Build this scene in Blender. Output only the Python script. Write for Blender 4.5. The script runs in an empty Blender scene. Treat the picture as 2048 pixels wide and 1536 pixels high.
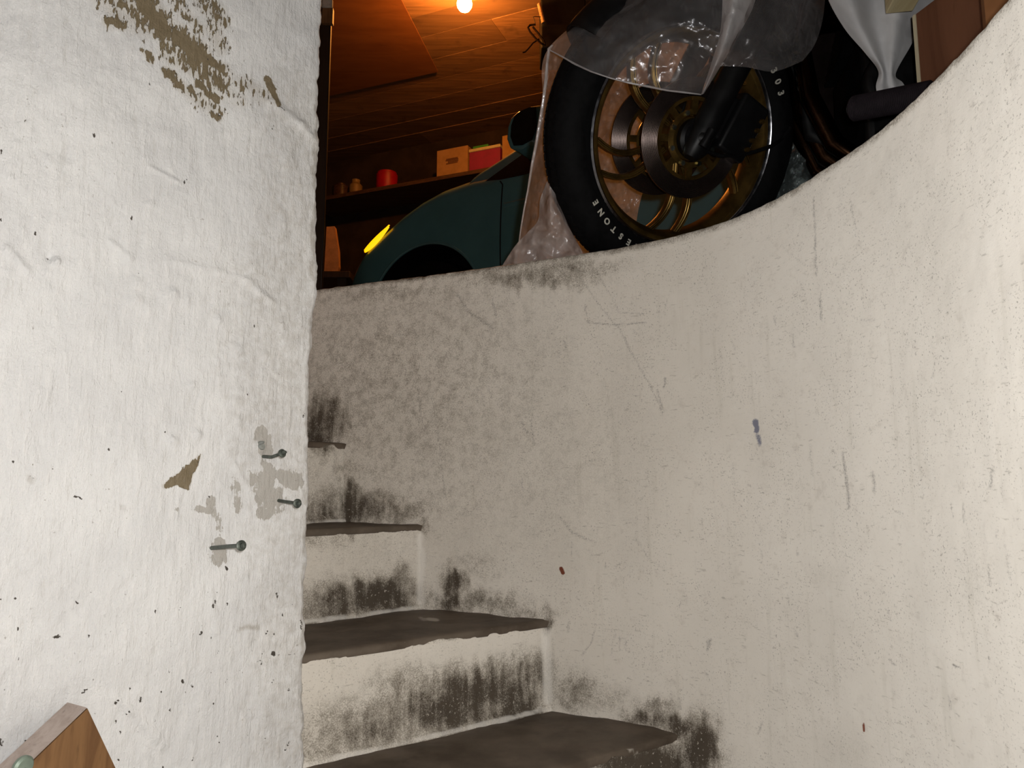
import bpy, math
import numpy as np
from mathutils import Vector, noise as mnoise

# ------------------------------------------------------------------ camera, world, lights
EYE = 1.37                      # eye height above the basement floor
FLOOR = EYE + 0.4755            # garage floor
F = 1490.0
PITCH = math.atan((960 - 768) / F)
sc = bpy.context.scene
COL = sc.collection
cam_d = bpy.data.cameras.new('camera')
cam_d.sensor_width = 36.0
cam_d.lens = 36.0 * F / 2048.0
cam_d.clip_start = 0.02
cam = bpy.data.objects.new('camera', cam_d)
cam.location = (0, 0, EYE)
cam.rotation_euler = (math.pi / 2 + PITCH, 0, 0)
COL.objects.link(cam)
sc.camera = cam
sc.view_settings.view_transform = 'Standard'
sc.view_settings.look = 'None'
sc.view_settings.exposure = 0.0
sc.view_settings.gamma = 1.0
sc.view_settings.use_curve_mapping = False
w = bpy.data.worlds.new('world')
w.use_nodes = True
w.node_tree.nodes['Background'].inputs[0].default_value = (1.0, 0.75, 0.6, 1)
w.node_tree.nodes['Background'].inputs[1].default_value = 0.002
sc.world = w
FLASH_W = 26.0
fl = bpy.data.lights.new('camera_flash', 'POINT')
fl.energy = FLASH_W
fl.color = (1.0, 0.985, 0.962)
fl.shadow_soft_size = 0.012
flo = bpy.data.objects.new('camera_flash', fl)
flo.location = (0.035, -0.01, EYE + 0.035)
COL.objects.link(flo)

# ------------------------------------------------------------------ helpers
def ray(x, y):
    u = (x - 1024) / F; v = (768 - y) / F
    c, s = math.cos(PITCH), math.sin(PITCH)
    return np.array([u, c - v * s, s + v * c])
CAM = np.array([0, 0, EYE])
def atz(x, y, z):
    d = ray(x, y); return CAM + d * (z - EYE) / d[2]
def at(x, y, Y):
    d = ray(x, y); return CAM + d * Y / d[1]
def onplane(x, y, P, n):
    d = ray(x, y); return CAM + d * ((np.asarray(P) - CAM) @ n) / (d @ n)
def proj(P):
    P = np.asarray(P, float) - CAM
    c, s = math.cos(PITCH), math.sin(PITCH)
    ww = P[..., 1] * c + P[..., 2] * s; v = -P[..., 1] * s + P[..., 2] * c
    ww = np.where(ww < 0.05, 0.05, ww)
    return 1024 + F * P[..., 0] / ww, 768 - F * v / ww
def unit(v):
    v = np.asarray(v, float); return v / np.linalg.norm(v)
def _hash(ix, iy, seed):
    h = (ix.astype(np.int64) * 374761393 + iy.astype(np.int64) * 668265263 + seed * 1442695041) & 0xffffffff
    h = ((h ^ (h >> 13)) * 1274126177) & 0xffffffff
    return ((h ^ (h >> 16)) & 0xffff) / 65535.0
def vn(x, y, seed=0):
    x = np.asarray(x, float); y = np.asarray(y, float)
    ix = np.floor(x); iy = np.floor(y); fx = x - ix; fy = y - iy
    fx = fx * fx * (3 - 2 * fx); fy = fy * fy * (3 - 2 * fy)
    a = _hash(ix, iy, seed); b = _hash(ix + 1, iy, seed); c = _hash(ix, iy + 1, seed); d = _hash(ix + 1, iy + 1, seed)
    return (a * (1 - fx) + b * fx) * (1 - fy) + (c * (1 - fx) + d * fx) * fy
def fbm(x, y, seed=0, o=4):
    r = 0; a = 1; t = 0
    for k in range(o):
        r = r + a * vn(x * 2 ** k, y * 2 ** k, seed + k); t += a; a *= .5
    return r / t
def seg(px, py, x0, y0, x1, y1):
    dx, dy = x1 - x0, y1 - y0; L = dx * dx + dy * dy + 1e-9
    t = np.clip(((px - x0) * dx + (py - y0) * dy) / L, 0, 1)
    return np.hypot(px - x0 - t * dx, py - y0 - t * dy)

class MB:
    def __init__(s): s.v = []; s.f = []
    def add(s, v, f):
        o = len(s.v); s.v += [tuple(map(float, p)) for p in v]; s.f += [tuple(i + o for i in q) for q in f]; return s
    def box(s, c, ax, ay, az):
        """centre and three half-extent vectors"""
        c, ax, ay, az = map(lambda q: np.asarray(q, float), (c, ax, ay, az))
        v = [c + i * ax + j * ay + k * az for i in (-1, 1) for j in (-1, 1) for k in (-1, 1)]
        return s.add(v, [(0, 1, 3, 2), (4, 6, 7, 5), (0, 4, 5, 1), (2, 3, 7, 6), (0, 2, 6, 4), (1, 5, 7, 3)])
    def tube(s, pts, r, n=12, cap=True, flat=1.0, side=None):
        pts = [np.asarray(p, float) for p in pts]; rs = r if hasattr(r, '__len__') else [r] * len(pts)
        V = []; Fc = []; prev = None
        for i, p in enumerate(pts):
            t = unit(pts[min(i + 1, len(pts) - 1)] - pts[max(i - 1, 0)])
            a = side if side is not None else (prev if prev is not None else (np.array([0, 0, 1.]) if abs(t[2]) < .9 else np.array([1., 0, 0])))
            a = unit(np.asarray(a) - t * (t @ np.asarray(a))); b = np.cross(t, a); prev = a
            for k in range(n):
                q = 2 * math.pi * k / n
                V.append(p + rs[i] * (math.cos(q) * a * flat + math.sin(q) * b))
        for i in range(len(pts) - 1):
            for k in range(n):
                Fc.append((i * n + k, i * n + (k + 1) % n, (i + 1) * n + (k + 1) % n, (i + 1) * n + k))
        if cap:
            Fc.append(tuple(range(n - 1, -1, -1))); Fc.append(tuple((len(pts) - 1) * n + k for k in range(n)))
        return s.add(V, Fc)
    def lathe(s, prof, O, ax, n=64, closed=True):
        """prof: list of (radius, along) swept about axis ax through O"""
        ax = unit(ax); a = unit(np.cross(ax, [0.3, 0.2, 1.0])); b = np.cross(ax, a); O = np.asarray(O, float)
        m = len(prof); V = []; Fc = []
        for k in range(n):
            q = 2 * math.pi * k / n; d = math.cos(q) * a + math.sin(q) * b
            for (r, z) in prof: V.append(O + d * r + ax * z)
        for k in range(n):
            k2 = (k + 1) % n
            for j in range(m if closed else m - 1):
                j2 = (j + 1) % m
                Fc.append((k * m + j, k2 * m + j, k2 * m + j2, k * m + j2))
        return s.add(V, Fc)
    def prism(s, poly, ext):
        poly = [np.asarray(p, float) for p in poly]; ext = np.asarray(ext, float); n = len(poly)
        return s.add(poly + [p + ext for p in poly],
                     [tuple(range(n)), tuple(range(2 * n - 1, n - 1, -1))] + [(i, i + n, (i + 1) % n + n, (i + 1) % n) for i in range(n)])
    def grid(s, G):
        r, c = G.shape[:2]
        return s.add(G.reshape(-1, 3), [(i * c + j, i * c + j + 1, (i + 1) * c + j + 1, (i + 1) * c + j) for i in range(r - 1) for j in range(c - 1)])
    def build(s, name, mat, parent=None, smooth=True, bevel=0, seg_=2, solid=0, subd=0, origin=None):
        v = np.array(s.v)
        if parent is not None:
            o = np.array(parent['_o'])
        elif origin is not None: o = np.array(origin, float)
        else:
            o = np.array([(v[:, 0].min() + v[:, 0].max()) / 2, (v[:, 1].min() + v[:, 1].max()) / 2, v[:, 2].min()])
        me = bpy.data.meshes.new(name); me.from_pydata([tuple(p) for p in v - o], [], s.f)
        import bmesh
        bm = bmesh.new(); bm.from_mesh(me); bmesh.ops.recalc_face_normals(bm, faces=bm.faces); bm.to_mesh(me); bm.free()
        me.materials.append(mat)
        if smooth:
            me.polygons.foreach_set('use_smooth', [True] * len(me.polygons))
            me.set_sharp_from_angle(angle=math.radians(38))
        ob = bpy.data.objects.new(name, me); COL.objects.link(ob)
        if parent is not None:
            ob.parent = parent
            ob['_o'] = list(map(float, o))
        else:
            ob.location = o; ob['_o'] = list(map(float, o))
        if solid: m = ob.modifiers.new('s', 'SOLIDIFY'); m.thickness = solid; m.offset = 0
        if bevel:
            m = ob.modifiers.new('b', 'BEVEL'); m.width = bevel; m.segments = seg_; m.limit_method = 'ANGLE'; m.angle_limit = math.radians(35)
        if subd: m = ob.modifiers.new('sub', 'SUBSURF'); m.levels = subd; m.render_levels = subd
        return ob
def empty(name, loc):
    o = bpy.data.objects.new(name, None); o.location = loc; o.empty_display_size = .05
    COL.objects.link(o); o['_o'] = list(map(float, loc)); return o
def tag(o, label=None, cat=None, group=None, kind=None):
    if label: o['label'] = label
    if cat: o['category'] = cat
    if group: o['group'] = group
    if kind: o['kind'] = kind
    return o
def np_mesh(name, G, mat, attrs, parent=None, flip=False, origin=None):
    """fast mesh from a grid of points with named float attributes"""
    r, c = G.shape[:2]
    o = np.array(parent['_o']) if parent is not None else (np.array(origin, float) if origin is not None else np.array([G[..., 0].mean(), G[..., 1].mean(), G[..., 2].min()]))
    idx = np.arange(r * c).reshape(r, c)
    q = np.stack([idx[:-1, :-1], idx[:-1, 1:], idx[1:, 1:], idx[1:, :-1]], -1).reshape(-1, 4)
    if flip: q = q[:, ::-1]
    me = bpy.data.meshes.new(name)
    me.vertices.add(r * c); me.vertices.foreach_set('co', (G - o).reshape(-1).astype(np.float32))
    me.loops.add(q.size); me.loops.foreach_set('vertex_index', q.reshape(-1).astype(np.int32))
    me.polygons.add(len(q)); me.polygons.foreach_set('loop_start', np.arange(0, q.size, 4, dtype=np.int32))
    me.polygons.foreach_set('use_smooth', np.ones(len(q), bool))
    me.update(calc_edges=True); me.validate()
    for k, a in attrs.items():
        at_ = me.attributes.new(k, 'FLOAT', 'POINT'); at_.data.foreach_set('value', np.asarray(a, np.float32).reshape(-1))
    me.materials.append(mat)
    ob = bpy.data.objects.new(name, me); COL.objects.link(ob)
    if parent is not None: ob.parent = parent
    else: ob.location = o
    ob['_o'] = list(map(float, o))
    return ob

# ------------------------------------------------------------------ materials
class NT:
    def __init__(s, name):
        s.m = bpy.data.materials.new(name); s.m.use_nodes = True; s.t = s.m.node_tree; s.p = s.t.nodes['Principled BSDF']; s.out = s.t.nodes['Material Output']
    def n(s, ty, **k):
        x = s.t.nodes.new(ty)
        for a, b in k.items(): setattr(x, a, b)
        return x
    def l(s, a, b): s.t.links.new(a, b)
    def val(s, sock, v):
        if isinstance(v, bpy.types.NodeSocket): s.l(v, sock)
        else: sock.default_value = v
    def coord(s, scale=(1, 1, 1), rot=(0, 0, 0)):
        c = s.n('ShaderNodeTexCoord'); m = s.n('ShaderNodeMapping'); m.inputs['Scale'].default_value = scale; m.inputs['Rotation'].default_value = rot
        s.l(c.outputs['Object'], m.inputs[0]); return m.outputs[0]
    def noise(s, scale, detail=4, rough=.55, vec=None, dist=0):
        x = s.n('ShaderNodeTexNoise'); x.inputs['Scale'].default_value = scale; x.inputs['Detail'].default_value = detail; x.inputs['Roughness'].default_value = rough; x.inputs['Distortion'].default_value = dist
        s.l(vec if vec is not None else s.coord(), x.inputs['Vector']); return x.outputs['Fac']
    def math(s, op, a, b=0.0, c=None, clamp=False):
        x = s.n('ShaderNodeMath', operation=op, use_clamp=clamp); s.val(x.inputs[0], a); s.val(x.inputs[1], b)
        if c is not None: s.val(x.inputs[2], c)
        return x.outputs[0]
    def ramp(s, fac, lo, hi, a=0.0, b=1.0):
        x = s.n('ShaderNodeMapRange', clamp=True); x.interpolation_type = 'SMOOTHSTEP'; s.val(x.inputs[0], fac)
        x.inputs[1].default_value = lo; x.inputs[2].default_value = hi; x.inputs[3].default_value = a; x.inputs[4].default_value = b; return x.outputs[0]
    def mix(s, fac, a, b):
        x = s.n('ShaderNodeMix', data_type='RGBA'); s.val(x.inputs[0], fac)
        for sk, v in ((x.inputs[6], a), (x.inputs[7], b)):
            s.val(sk, v if isinstance(v, bpy.types.NodeSocket) else (*v, 1))
        return x.outputs[2]
    def attr(s, name): x = s.n('ShaderNodeAttribute'); x.attribute_name = name; return x.outputs['Fac']
    def bump(s, h, strength=.5, dist=.002, nrm=None):
        b = s.n('ShaderNodeBump'); b.inputs['Strength'].default_value = strength; b.inputs['Distance'].default_value = dist; s.l(h, b.inputs['Height'])
        if nrm is not None: s.l(nrm, b.inputs['Normal'])
        return b.outputs[0]
    def done(s, col=None, rough=.6, metal=0.0, nrm=None, spec=.5, coat=0, dr=0):
        if col is not None: s.val(s.p.inputs['Base Color'], col if isinstance(col, bpy.types.NodeSocket) else (*col, 1))
        s.val(s.p.inputs['Roughness'], rough); s.val(s.p.inputs['Metallic'], metal); s.val(s.p.inputs['Specular IOR Level'], spec)
        if dr: s.p.inputs['Diffuse Roughness'].default_value = dr
        if coat: s.p.inputs['Coat Weight'].default_value = coat; s.p.inputs['Coat Roughness'].default_value = .08
        if nrm is not None: s.l(nrm, s.p.inputs['Normal'])
        return s.m
def simple(name, col, rough=.5, metal=0.0, var=.25, scale=30, bump=.15, spec=.5, stretch=(1, 1, 1), coat=0, bd=.001):
    t = NT(name); nz = t.noise(scale, 5, .6, t.coord(stretch))
    c2 = tuple(x * (1 - var) for x in col); c3 = tuple(min(1, x * (1 + var)) for x in col)
    return t.done(t.mix(t.ramp(nz, .3, .7), c2, c3), t.ramp(nz, .2, .8, max(.03, rough - .08), min(1, rough + .08)), metal, t.bump(nz, bump, bd), spec, coat)

def m_left():
    t = NT('whitewash')
    vec = t.coord((1, 1, 1), (0, 0, 0))
    st = t.coord((120, 120, 22), (0.0, math.radians(20), 0))
    strokes = t.noise(1.0, 5, .65, st)
    n_big = t.noise(9, 3, .5, vec); n_mid = t.noise(85, 5, .62, vec); n_fine = t.noise(420, 3, .6, vec)
    col = t.mix(t.ramp(n_big, .3, .7), (.69, .685, .685), (.76, .755, .75))
    col = t.mix(t.ramp(strokes, .48, .68, 0, .30), col, (.86, .845, .83))
    col = t.mix(t.ramp(strokes, .30, .42, .22, 0), col, (.50, .47, .43))
    gm = t.math('ADD', t.attr('grime_tone'), t.math('MULTIPLY', t.math('SUBTRACT', n_mid, .5), .9))
    col = t.mix(t.ramp(gm, .25, 1.0, 0, .75), col, (.40, .365, .32))
    # exposed mortar and exposed brown plaster, broken edges
    brk = t.math('ADD', t.math('MULTIPLY', t.math('SUBTRACT', n_mid, .5), .9), t.math('MULTIPLY', t.math('SUBTRACT', strokes, .5), 1.3))
    g = t.math('ADD', t.attr('grey'), t.math('ADD', t.math('MULTIPLY', brk, 1.15), t.math('MULTIPLY', t.math('SUBTRACT', t.noise(38, 4, .6, vec), .5), .9)))
    col = t.mix(t.ramp(g, .5, .56, 0, .9), col, t.mix(n_mid, (.36, .34, .31), (.46, .43, .39)))
    vor = t.noise(185, 3, .6, t.coord((1.25, 1.25, .42), (0, math.radians(-14), 0)))
    b = t.math('ADD', t.attr('brown'), t.math('ADD', t.math('MULTIPLY', t.math('SUBTRACT', vor, .5), 1.9), t.math('MULTIPLY', brk, .35)))
    bc = t.mix(n_mid, (.15, .115, .065), (.25, .20, .13))
    bm_ = t.ramp(b, .50, .57)
    col = t.mix(t.ramp(t.attr('brown'), .12, .6, 0, .38), col, (.46, .40, .31))
    col = t.mix(bm_, col, bc)
    d = t.math('ADD', t.attr('pit'), t.math('MULTIPLY', t.math('SUBTRACT', n_fine, .5), .9))
    col = t.mix(t.ramp(d, .45, .62), col, (.07, .06, .05))
    spk = t.ramp(t.noise(210, 2, .5, vec), .70, .76, 0, .55)
    col = t.mix(t.math('MULTIPLY', spk, t.ramp(n_big, .42, .62)), col, (.22, .18, .15))
    h = t.math('ADD', t.math('MULTIPLY', strokes, .8), t.math('ADD', t.math('MULTIPLY', n_mid, .55), t.math('MULTIPLY', n_fine, .18)))
    h = t.math('SUBTRACT', h, t.math('MULTIPLY', bm_, .35))
    return t.done(col, .55, 0, t.bump(h, 1.0, .0040), .3)
def m_stair_wall(name='old_plaster'):
    t = NT(name)
    vec = t.coord(); hor = t.coord((60, 60, 300)); ver = t.coord((55, 55, 5))
    n_big = t.noise(5, 4, .55, vec); n_mid = t.noise(46, 6, .68, vec); n_fine = t.noise(420, 3, .7, vec)
    nh = t.noise(1.0, 4, .6, hor); nv = t.noise(1.0, 4, .6, ver)
    col = t.mix(t.ramp(n_big, .3, .7), (.80, .755, .685), (.86, .815, .745))
    col = t.mix(t.ramp(n_mid, .52, .75, 0, .35), col, (.90, .87, .81))
    col = t.mix(t.ramp(n_mid, .46, .25, 0, .34), col, (.52, .47, .41))
    col = t.mix(t.ramp(nv, .56, .74, 0, .22), col, (.56, .52, .44))
    spots = t.math('MULTIPLY', t.ramp(t.noise(340, 2, .6, vec), .60, .70, 0, .70), t.ramp(t.noise(13, 3, .6, vec), .34, .60, 0, .7))
    col = t.mix(spots, col, (.12, .095, .075))
    col = t.mix(t.ramp(nh, .60, .72, 0, .38), col, (.26, .23, .19))
    s = t.math('ADD', t.attr('scratch'), t.math('MULTIPLY', t.math('SUBTRACT', n_fine, .5), 1.0))
    col = t.mix(t.ramp(s, .22, .85, 0, .78), col, (.17, .155, .145))
    bl = t.math('ADD', t.attr('blue'), t.math('MULTIPLY', t.math('SUBTRACT', n_fine, .5), .6))
    col = t.mix(t.ramp(bl, .4, .8, 0, .85), col, (.15, .16, .24))
    col = t.mix(t.ramp(t.attr('red'), .4, .7), col, (.22, .06, .03))
    dn = t.math('ADD', t.math('MULTIPLY', t.math('SUBTRACT', n_mid, .5), 1.1), t.math('ADD', t.math('MULTIPLY', t.math('SUBTRACT', n_fine, .5), 1.3), t.math('MULTIPLY', t.math('MULTIPLY', t.math('SUBTRACT', nv, .5), 1.3), t.ramp(t.attr('dirt_tone'), .26, .6))))
    d = t.math('ADD', t.attr('dirt_tone'), t.math('MULTIPLY', dn, t.ramp(t.attr('dirt_tone'), .02, .3)))
    col = t.mix(t.ramp(d, .02, .50, 0, .66), col, (.24, .20, .145))
    col = t.mix(t.ramp(d, .34, .95, 0, .93), col, t.mix(n_mid, (.040, .030, .021), (.105, .080, .056)))
    w_ = t.math('ADD', t.attr('pale'), t.math('MULTIPLY', t.math('SUBTRACT', n_mid, .5), .6))
    col = t.mix(t.ramp(w_, .35, .9, 0, .62), col, (.92, .89, .84))
    flk = t.ramp(t.noise(190, 2, .6, vec), .645, .69, 0, .75)
    col = t.mix(t.math('MULTIPLY', flk, t.ramp(t.attr('dirt_tone'), .3, .7)), col, (.62, .57, .49))
    h = t.math('ADD', t.math('MULTIPLY', n_mid, .9), t.math('ADD', t.math('MULTIPLY', n_fine, .25), t.math('MULTIPLY', nh, .35)))
    return t.done(col, .7, 0, t.bump(h, .5, .0018), .2, dr=.7)
def m_tread():
    t = NT('bare_cement_tread')
    vec = t.coord(); n1 = t.noise(14, 5, .6, vec); n2 = t.noise(120, 4, .65, vec); n3 = t.noise(4, 3, .5, vec)
    col = t.mix(t.ramp(n1, .3, .7), (.085, .064, .046), (.16, .125, .095))
    col = t.mix(t.ramp(n3, .45, .7, 0, .5), col, (.19, .155, .12))
    col = t.mix(t.ramp(n2, .66, .76, 0, .5), col, (.33, .29, .25))
    col = t.mix(t.ramp(t.attr('pale'), .3, .8, 0, .85), col, (.55, .51, .45))
    col = t.mix(t.ramp(t.attr('dirt_tone'), .2, .9, 0, .8), col, (.03, .022, .016))
    return t.done(col, .6, 0, t.bump(t.math('ADD', n1, t.math('MULTIPLY', n2, .4)), .4, .002), .3)
def m_wood(name, a, b, scale=(3, 40, 40), rough=.55, rot=0, spec=.4, seed=0):
    t = NT(name)
    vec = t.coord(scale, (0, 0, rot)); n1 = t.noise(1, 6, .6, vec, .8); n2 = t.noise(3.1, 4, .6, vec)
    col = t.mix(t.ramp(n1, .32, .68), a, b)
    col = t.mix(t.ramp(n2, .58, .75, 0, .45), col, tuple(x * .45 for x in a))
    return t.done(col, rough, 0, t.bump(n1, .3, .0015), spec)
def m_ceiling(rot):
    t = NT('dark_ceiling_boards')
    vec = t.coord((2.0, 26, 26), (0, 0, rot)); n1 = t.noise(1, 6, .62, vec, 1.2); n2 = t.noise(7, 4, .6)
    col = t.mix(t.ramp(n1, .3, .72), (.18, .095, .045), (.33, .18, .085))
    col = t.mix(t.ramp(t.attr('board'), 0, 1, 0, .6), col, (.10, .055, .03))
    col = t.mix(t.ramp(n2, .56, .75, 0, .6), col, (.07, .04, .022))
    return t.done(col, .55, 0, t.bump(n1, .5, .004), .4)
def m_plastic(name, dens, tint=(.80, .80, .80), bs=1.0, tl_w=.6, gw=.03, gr=.17):
    t = NT(name); t.t.nodes.remove(t.p)
    wv = t.coord(); n1 = t.noise(9, 3, .5, wv, 1.0); n2 = t.noise(55, 3, .55, wv)
    vo = t.n('ShaderNodeTexVoronoi', feature='F1'); vo.inputs['Scale'].default_value = 16
    wp = t.n('ShaderNodeVectorMath', operation='ADD'); nn = t.n('ShaderNodeTexNoise'); nn.inputs['Scale'].default_value = 14; t.l(wv, nn.inputs['Vector'])
    sc_ = t.n('ShaderNodeVectorMath', operation='SCALE'); t.l(nn.outputs['Color'], sc_.inputs[0]); sc_.inputs['Scale'].default_value = .10
    t.l(wv, wp.inputs[0]); t.l(sc_.outputs[0], wp.inputs[1]); t.l(wp.outputs[0], vo.inputs['Vector'])
    h = t.math('ADD', t.math('MULTIPLY', vo.outputs['Distance'], .55 * bs), t.math('ADD', n1, t.math('MULTIPLY', n2, .10 * bs))); nb = t.bump(h, .75, .012)
    tr = t.n('ShaderNodeBsdfTransparent'); df = t.n('ShaderNodeBsdfDiffuse'); tl = t.n('ShaderNodeBsdfTranslucent'); gl = t.n('ShaderNodeBsdfGlossy')
    df.inputs[0].default_value = (*tint, 1); tl.inputs[0].default_value = (*tint, 1); gl.inputs['Roughness'].default_value = gr; gl.inputs[0].default_value = (.9, .9, .95, 1)
    for q in (df, gl): t.l(nb, q.inputs['Normal'])
    m1 = t.n('ShaderNodeMixShader'); m1.inputs[0].default_value = tl_w; t.l(df.outputs[0], m1.inputs[1]); t.l(tl.outputs[0], m1.inputs[2])
    m2 = t.n('ShaderNodeMixShader'); t.val(m2.inputs[0], t.ramp(n1, .3, .75, dens * .75, min(1, dens * 1.25))); t.l(tr.outputs[0], m2.inputs[1]); t.l(m1.outputs[0], m2.inputs[2])
    lw = t.n('ShaderNodeLayerWeight'); lw.inputs[0].default_value = .25; t.l(nb, lw.inputs['Normal'])
    m3 = t.n('ShaderNodeMixShader'); t.val(m3.inputs[0], t.ramp(lw.outputs['Fresnel'], .0, 1.0, gw, .45)); t.l(m2.outputs[0], m3.inputs[1]); t.l(gl.outputs[0], m3.inputs[2])
    t.l(m3.outputs[0], t.out.inputs[0]); return t.m
def m_emit(name, col, s):
    t = NT(name); t.done((.8, .6, .3), .3); t.p.inputs['Emission Color'].default_value = (*col, 1); t.p.inputs['Emission Strength'].default_value = s; return t.m
def m_glass_dark(name):
    t = NT(name); return t.done((.006, .008, .008), .06, 0, None, .6)

MLEFT = m_left(); MWALL = m_stair_wall(); MTREAD = m_tread()
RUBBER = simple('tyre_rubber', (.006, .006, .0065), .66, 0, .3, 60, .25, .07)
GOLD = simple('gold_painted_alloy', (.19, .115, .030), .38, .85, .3, 25, .1)
CHROME = simple('polished_lip', (.50, .50, .54), .22, 1.0, .1, 40, .05)
DISC = None
BLACKM = simple('black_metal', (.006, .006, .0065), .42, 0, .3, 30, .1, .3)
BLACKP = simple('black_plastic', (.006, .006, .0065), .5, 0, .3, 40, .1, .25)
COPPER = simple('heat_browned_steel', (.035, .017, .009), .25, 1.0, .4, 15, .1)
BOLT = simple('bolt_zinc', (.42, .48, .42), .3, 1.0, .2, 50, .05)
LETTER = simple('raised_white_rubber', (.62, .60, .52), .6, 0, .1, 200, .02)
TEAL = simple('teal_car_paint', (.085, .225, .25), .36, .0, .06, 8, .01, .5, coat=.5)
DARKGLASS = m_glass_dark('dark_window_glass')
AMBER_FLASH_GLOW = m_emit('amber_lens_flash_glow', (1.0, .40, .0), 1.9)  # emission stands in for the camera flash thrown back by the indicator
LAMPGLASS = simple('headlamp_glass', (.05, .05, .05), .12, 0, .2, 20, .02)
NAILM = simple('oxidised_steel', (.10, .115, .10), .42, .6, .35, 160, .3)
PL_THIN = m_plastic('clear_plastic_film', .17, (.86, .82, .82), 1.0, .5, .045, .22)
PL_MID = m_plastic('layered_plastic_film', .72, (.86, .84, .84), 1.6, .45, .08, .25)
PL_BACK = m_plastic('hanging_plastic_film', .60, (.92, .86, .82), 1.3, .68, .07, .28)
CLOTH = simple('white_cotton', (.66, .655, .66), .85, 0, .06, 12, .2, .1)
CARD = simple('cardboard', (.42, .24, .10), .8, 0, .1, 14, .05, .1)
CARD_INK = simple('cardboard_ink', (.16, .08, .04), .8, 0, .1, 60, .02, .1)
RED = simple('red_enamel', (.42, .002, .012), .45, 0, .15, 20, .05)
MAGENTA = simple('magenta_card', (.30, .02, .09), .7, 0, .1, 20, .05)
CREAM = simple('cream_card', (.66, .56, .30), .7, 0, .1, 20, .05)
GREEN = simple('green_card', (.05, .30, .04), .7, 0, .1, 20, .05)
YELLOW = simple('ochre_glaze', (.28, .17, .05), .5, 0, .2, 20, .05)
MATTEBLACK = simple('matte_black', (.004, .004, .0045), .8, 0, .2, 40, .1, .05)
CEMENT = simple('grey_cement', (.20, .19, .17), .85, 0, .2, 10, .3, .2)
DARKWALL = simple('dark_stained_wall', (.040, .026, .019), .8, 0, .3, 6, .3, .2)
WOODD = m_wood('dark_post_wood', (.016, .009, .006), (.030, .017, .010), (40, 40, 3))
WOODP = m_wood('brown_plywood_face', (.13, .050, .024), (.21, .088, .045), (14, 14, 3))
WOODE = m_wood('pale_plywood_edge', (.60, .52, .34), (.72, .65, .46), (40, 40, 4))
WOODB = m_wood('pale_batten_wood', (.62, .50, .26), (.75, .64, .38), (30, 3, 30))
PANEL = m_wood('reddish_sheet', (.17, .062, .02), (.23, .09, .03), (2, 8, 8))
BROWNPAINT = m_wood('orange_brown_timber', (.14, .068, .028), (.23, .12, .05), (60, 60, 8), rot=0)
GREYWOOD = m_wood('weathered_timber_edge', (.34, .27, .23), (.44, .36, .32), (60, 60, 8))
BULB = m_emit('bulb_glass', (1.0, .62, .18), 60.0)

# ------------------------------------------------------------------ curved stair wall (top edge traced at garage floor level, metres)
crv = np.array([(-2.10, 2.95), (-1.30, 2.37), (-.80, 2.02), (-.482, 1.816), (-.337, 1.748), (-.237, 1.708), (-.118, 1.652), (-.023, 1.606), (.076, 1.557), (.140, 1.524),
                (.199, 1.496), (.246, 1.460), (.318, 1.404), (.359, 1.362), (.411, 1.290), (.449, 1.200), (.466, 1.146), (.488, 1.035), (.499, .972), (.502, .911),
                (.502, .862), (.498, .795), (.494, .747), (.489, .693), (.475, .56), (.45, .40), (.41, .20), (.35, 0.0), (.26, -.25), (.16, -.5)])
def resample(P, n):
    d = np.r_[0, np.cumsum(np.hypot(*np.diff(P, axis=0).T))]
    t = np.linspace(0, d[-1], n)
    out = np.stack([np.interp(t, d, P[:, 0]), np.interp(t, d, P[:, 1])], 1)
    k = np.hanning(31); k /= k.sum()
    pad = np.pad(out, ((15, 15), (0, 0)), mode='reflect', reflect_type='odd')
    return np.stack([np.convolve(pad[:, i], k, 'valid') for i in (0, 1)], 1)
WC = resample(crv, 1500)                      # inner face in plan, ~4 mm steps
tg = np.gradient(WC, axis=0); tg /= np.linalg.norm(tg, axis=1)[:, None]
WN = np.stack([-tg[:, 1], tg[:, 0]], 1)       # outward (away from the stair)
if (WN[700] @ (np.array([0, 0]) - WC[700])) > 0: WN = -WN
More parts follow.
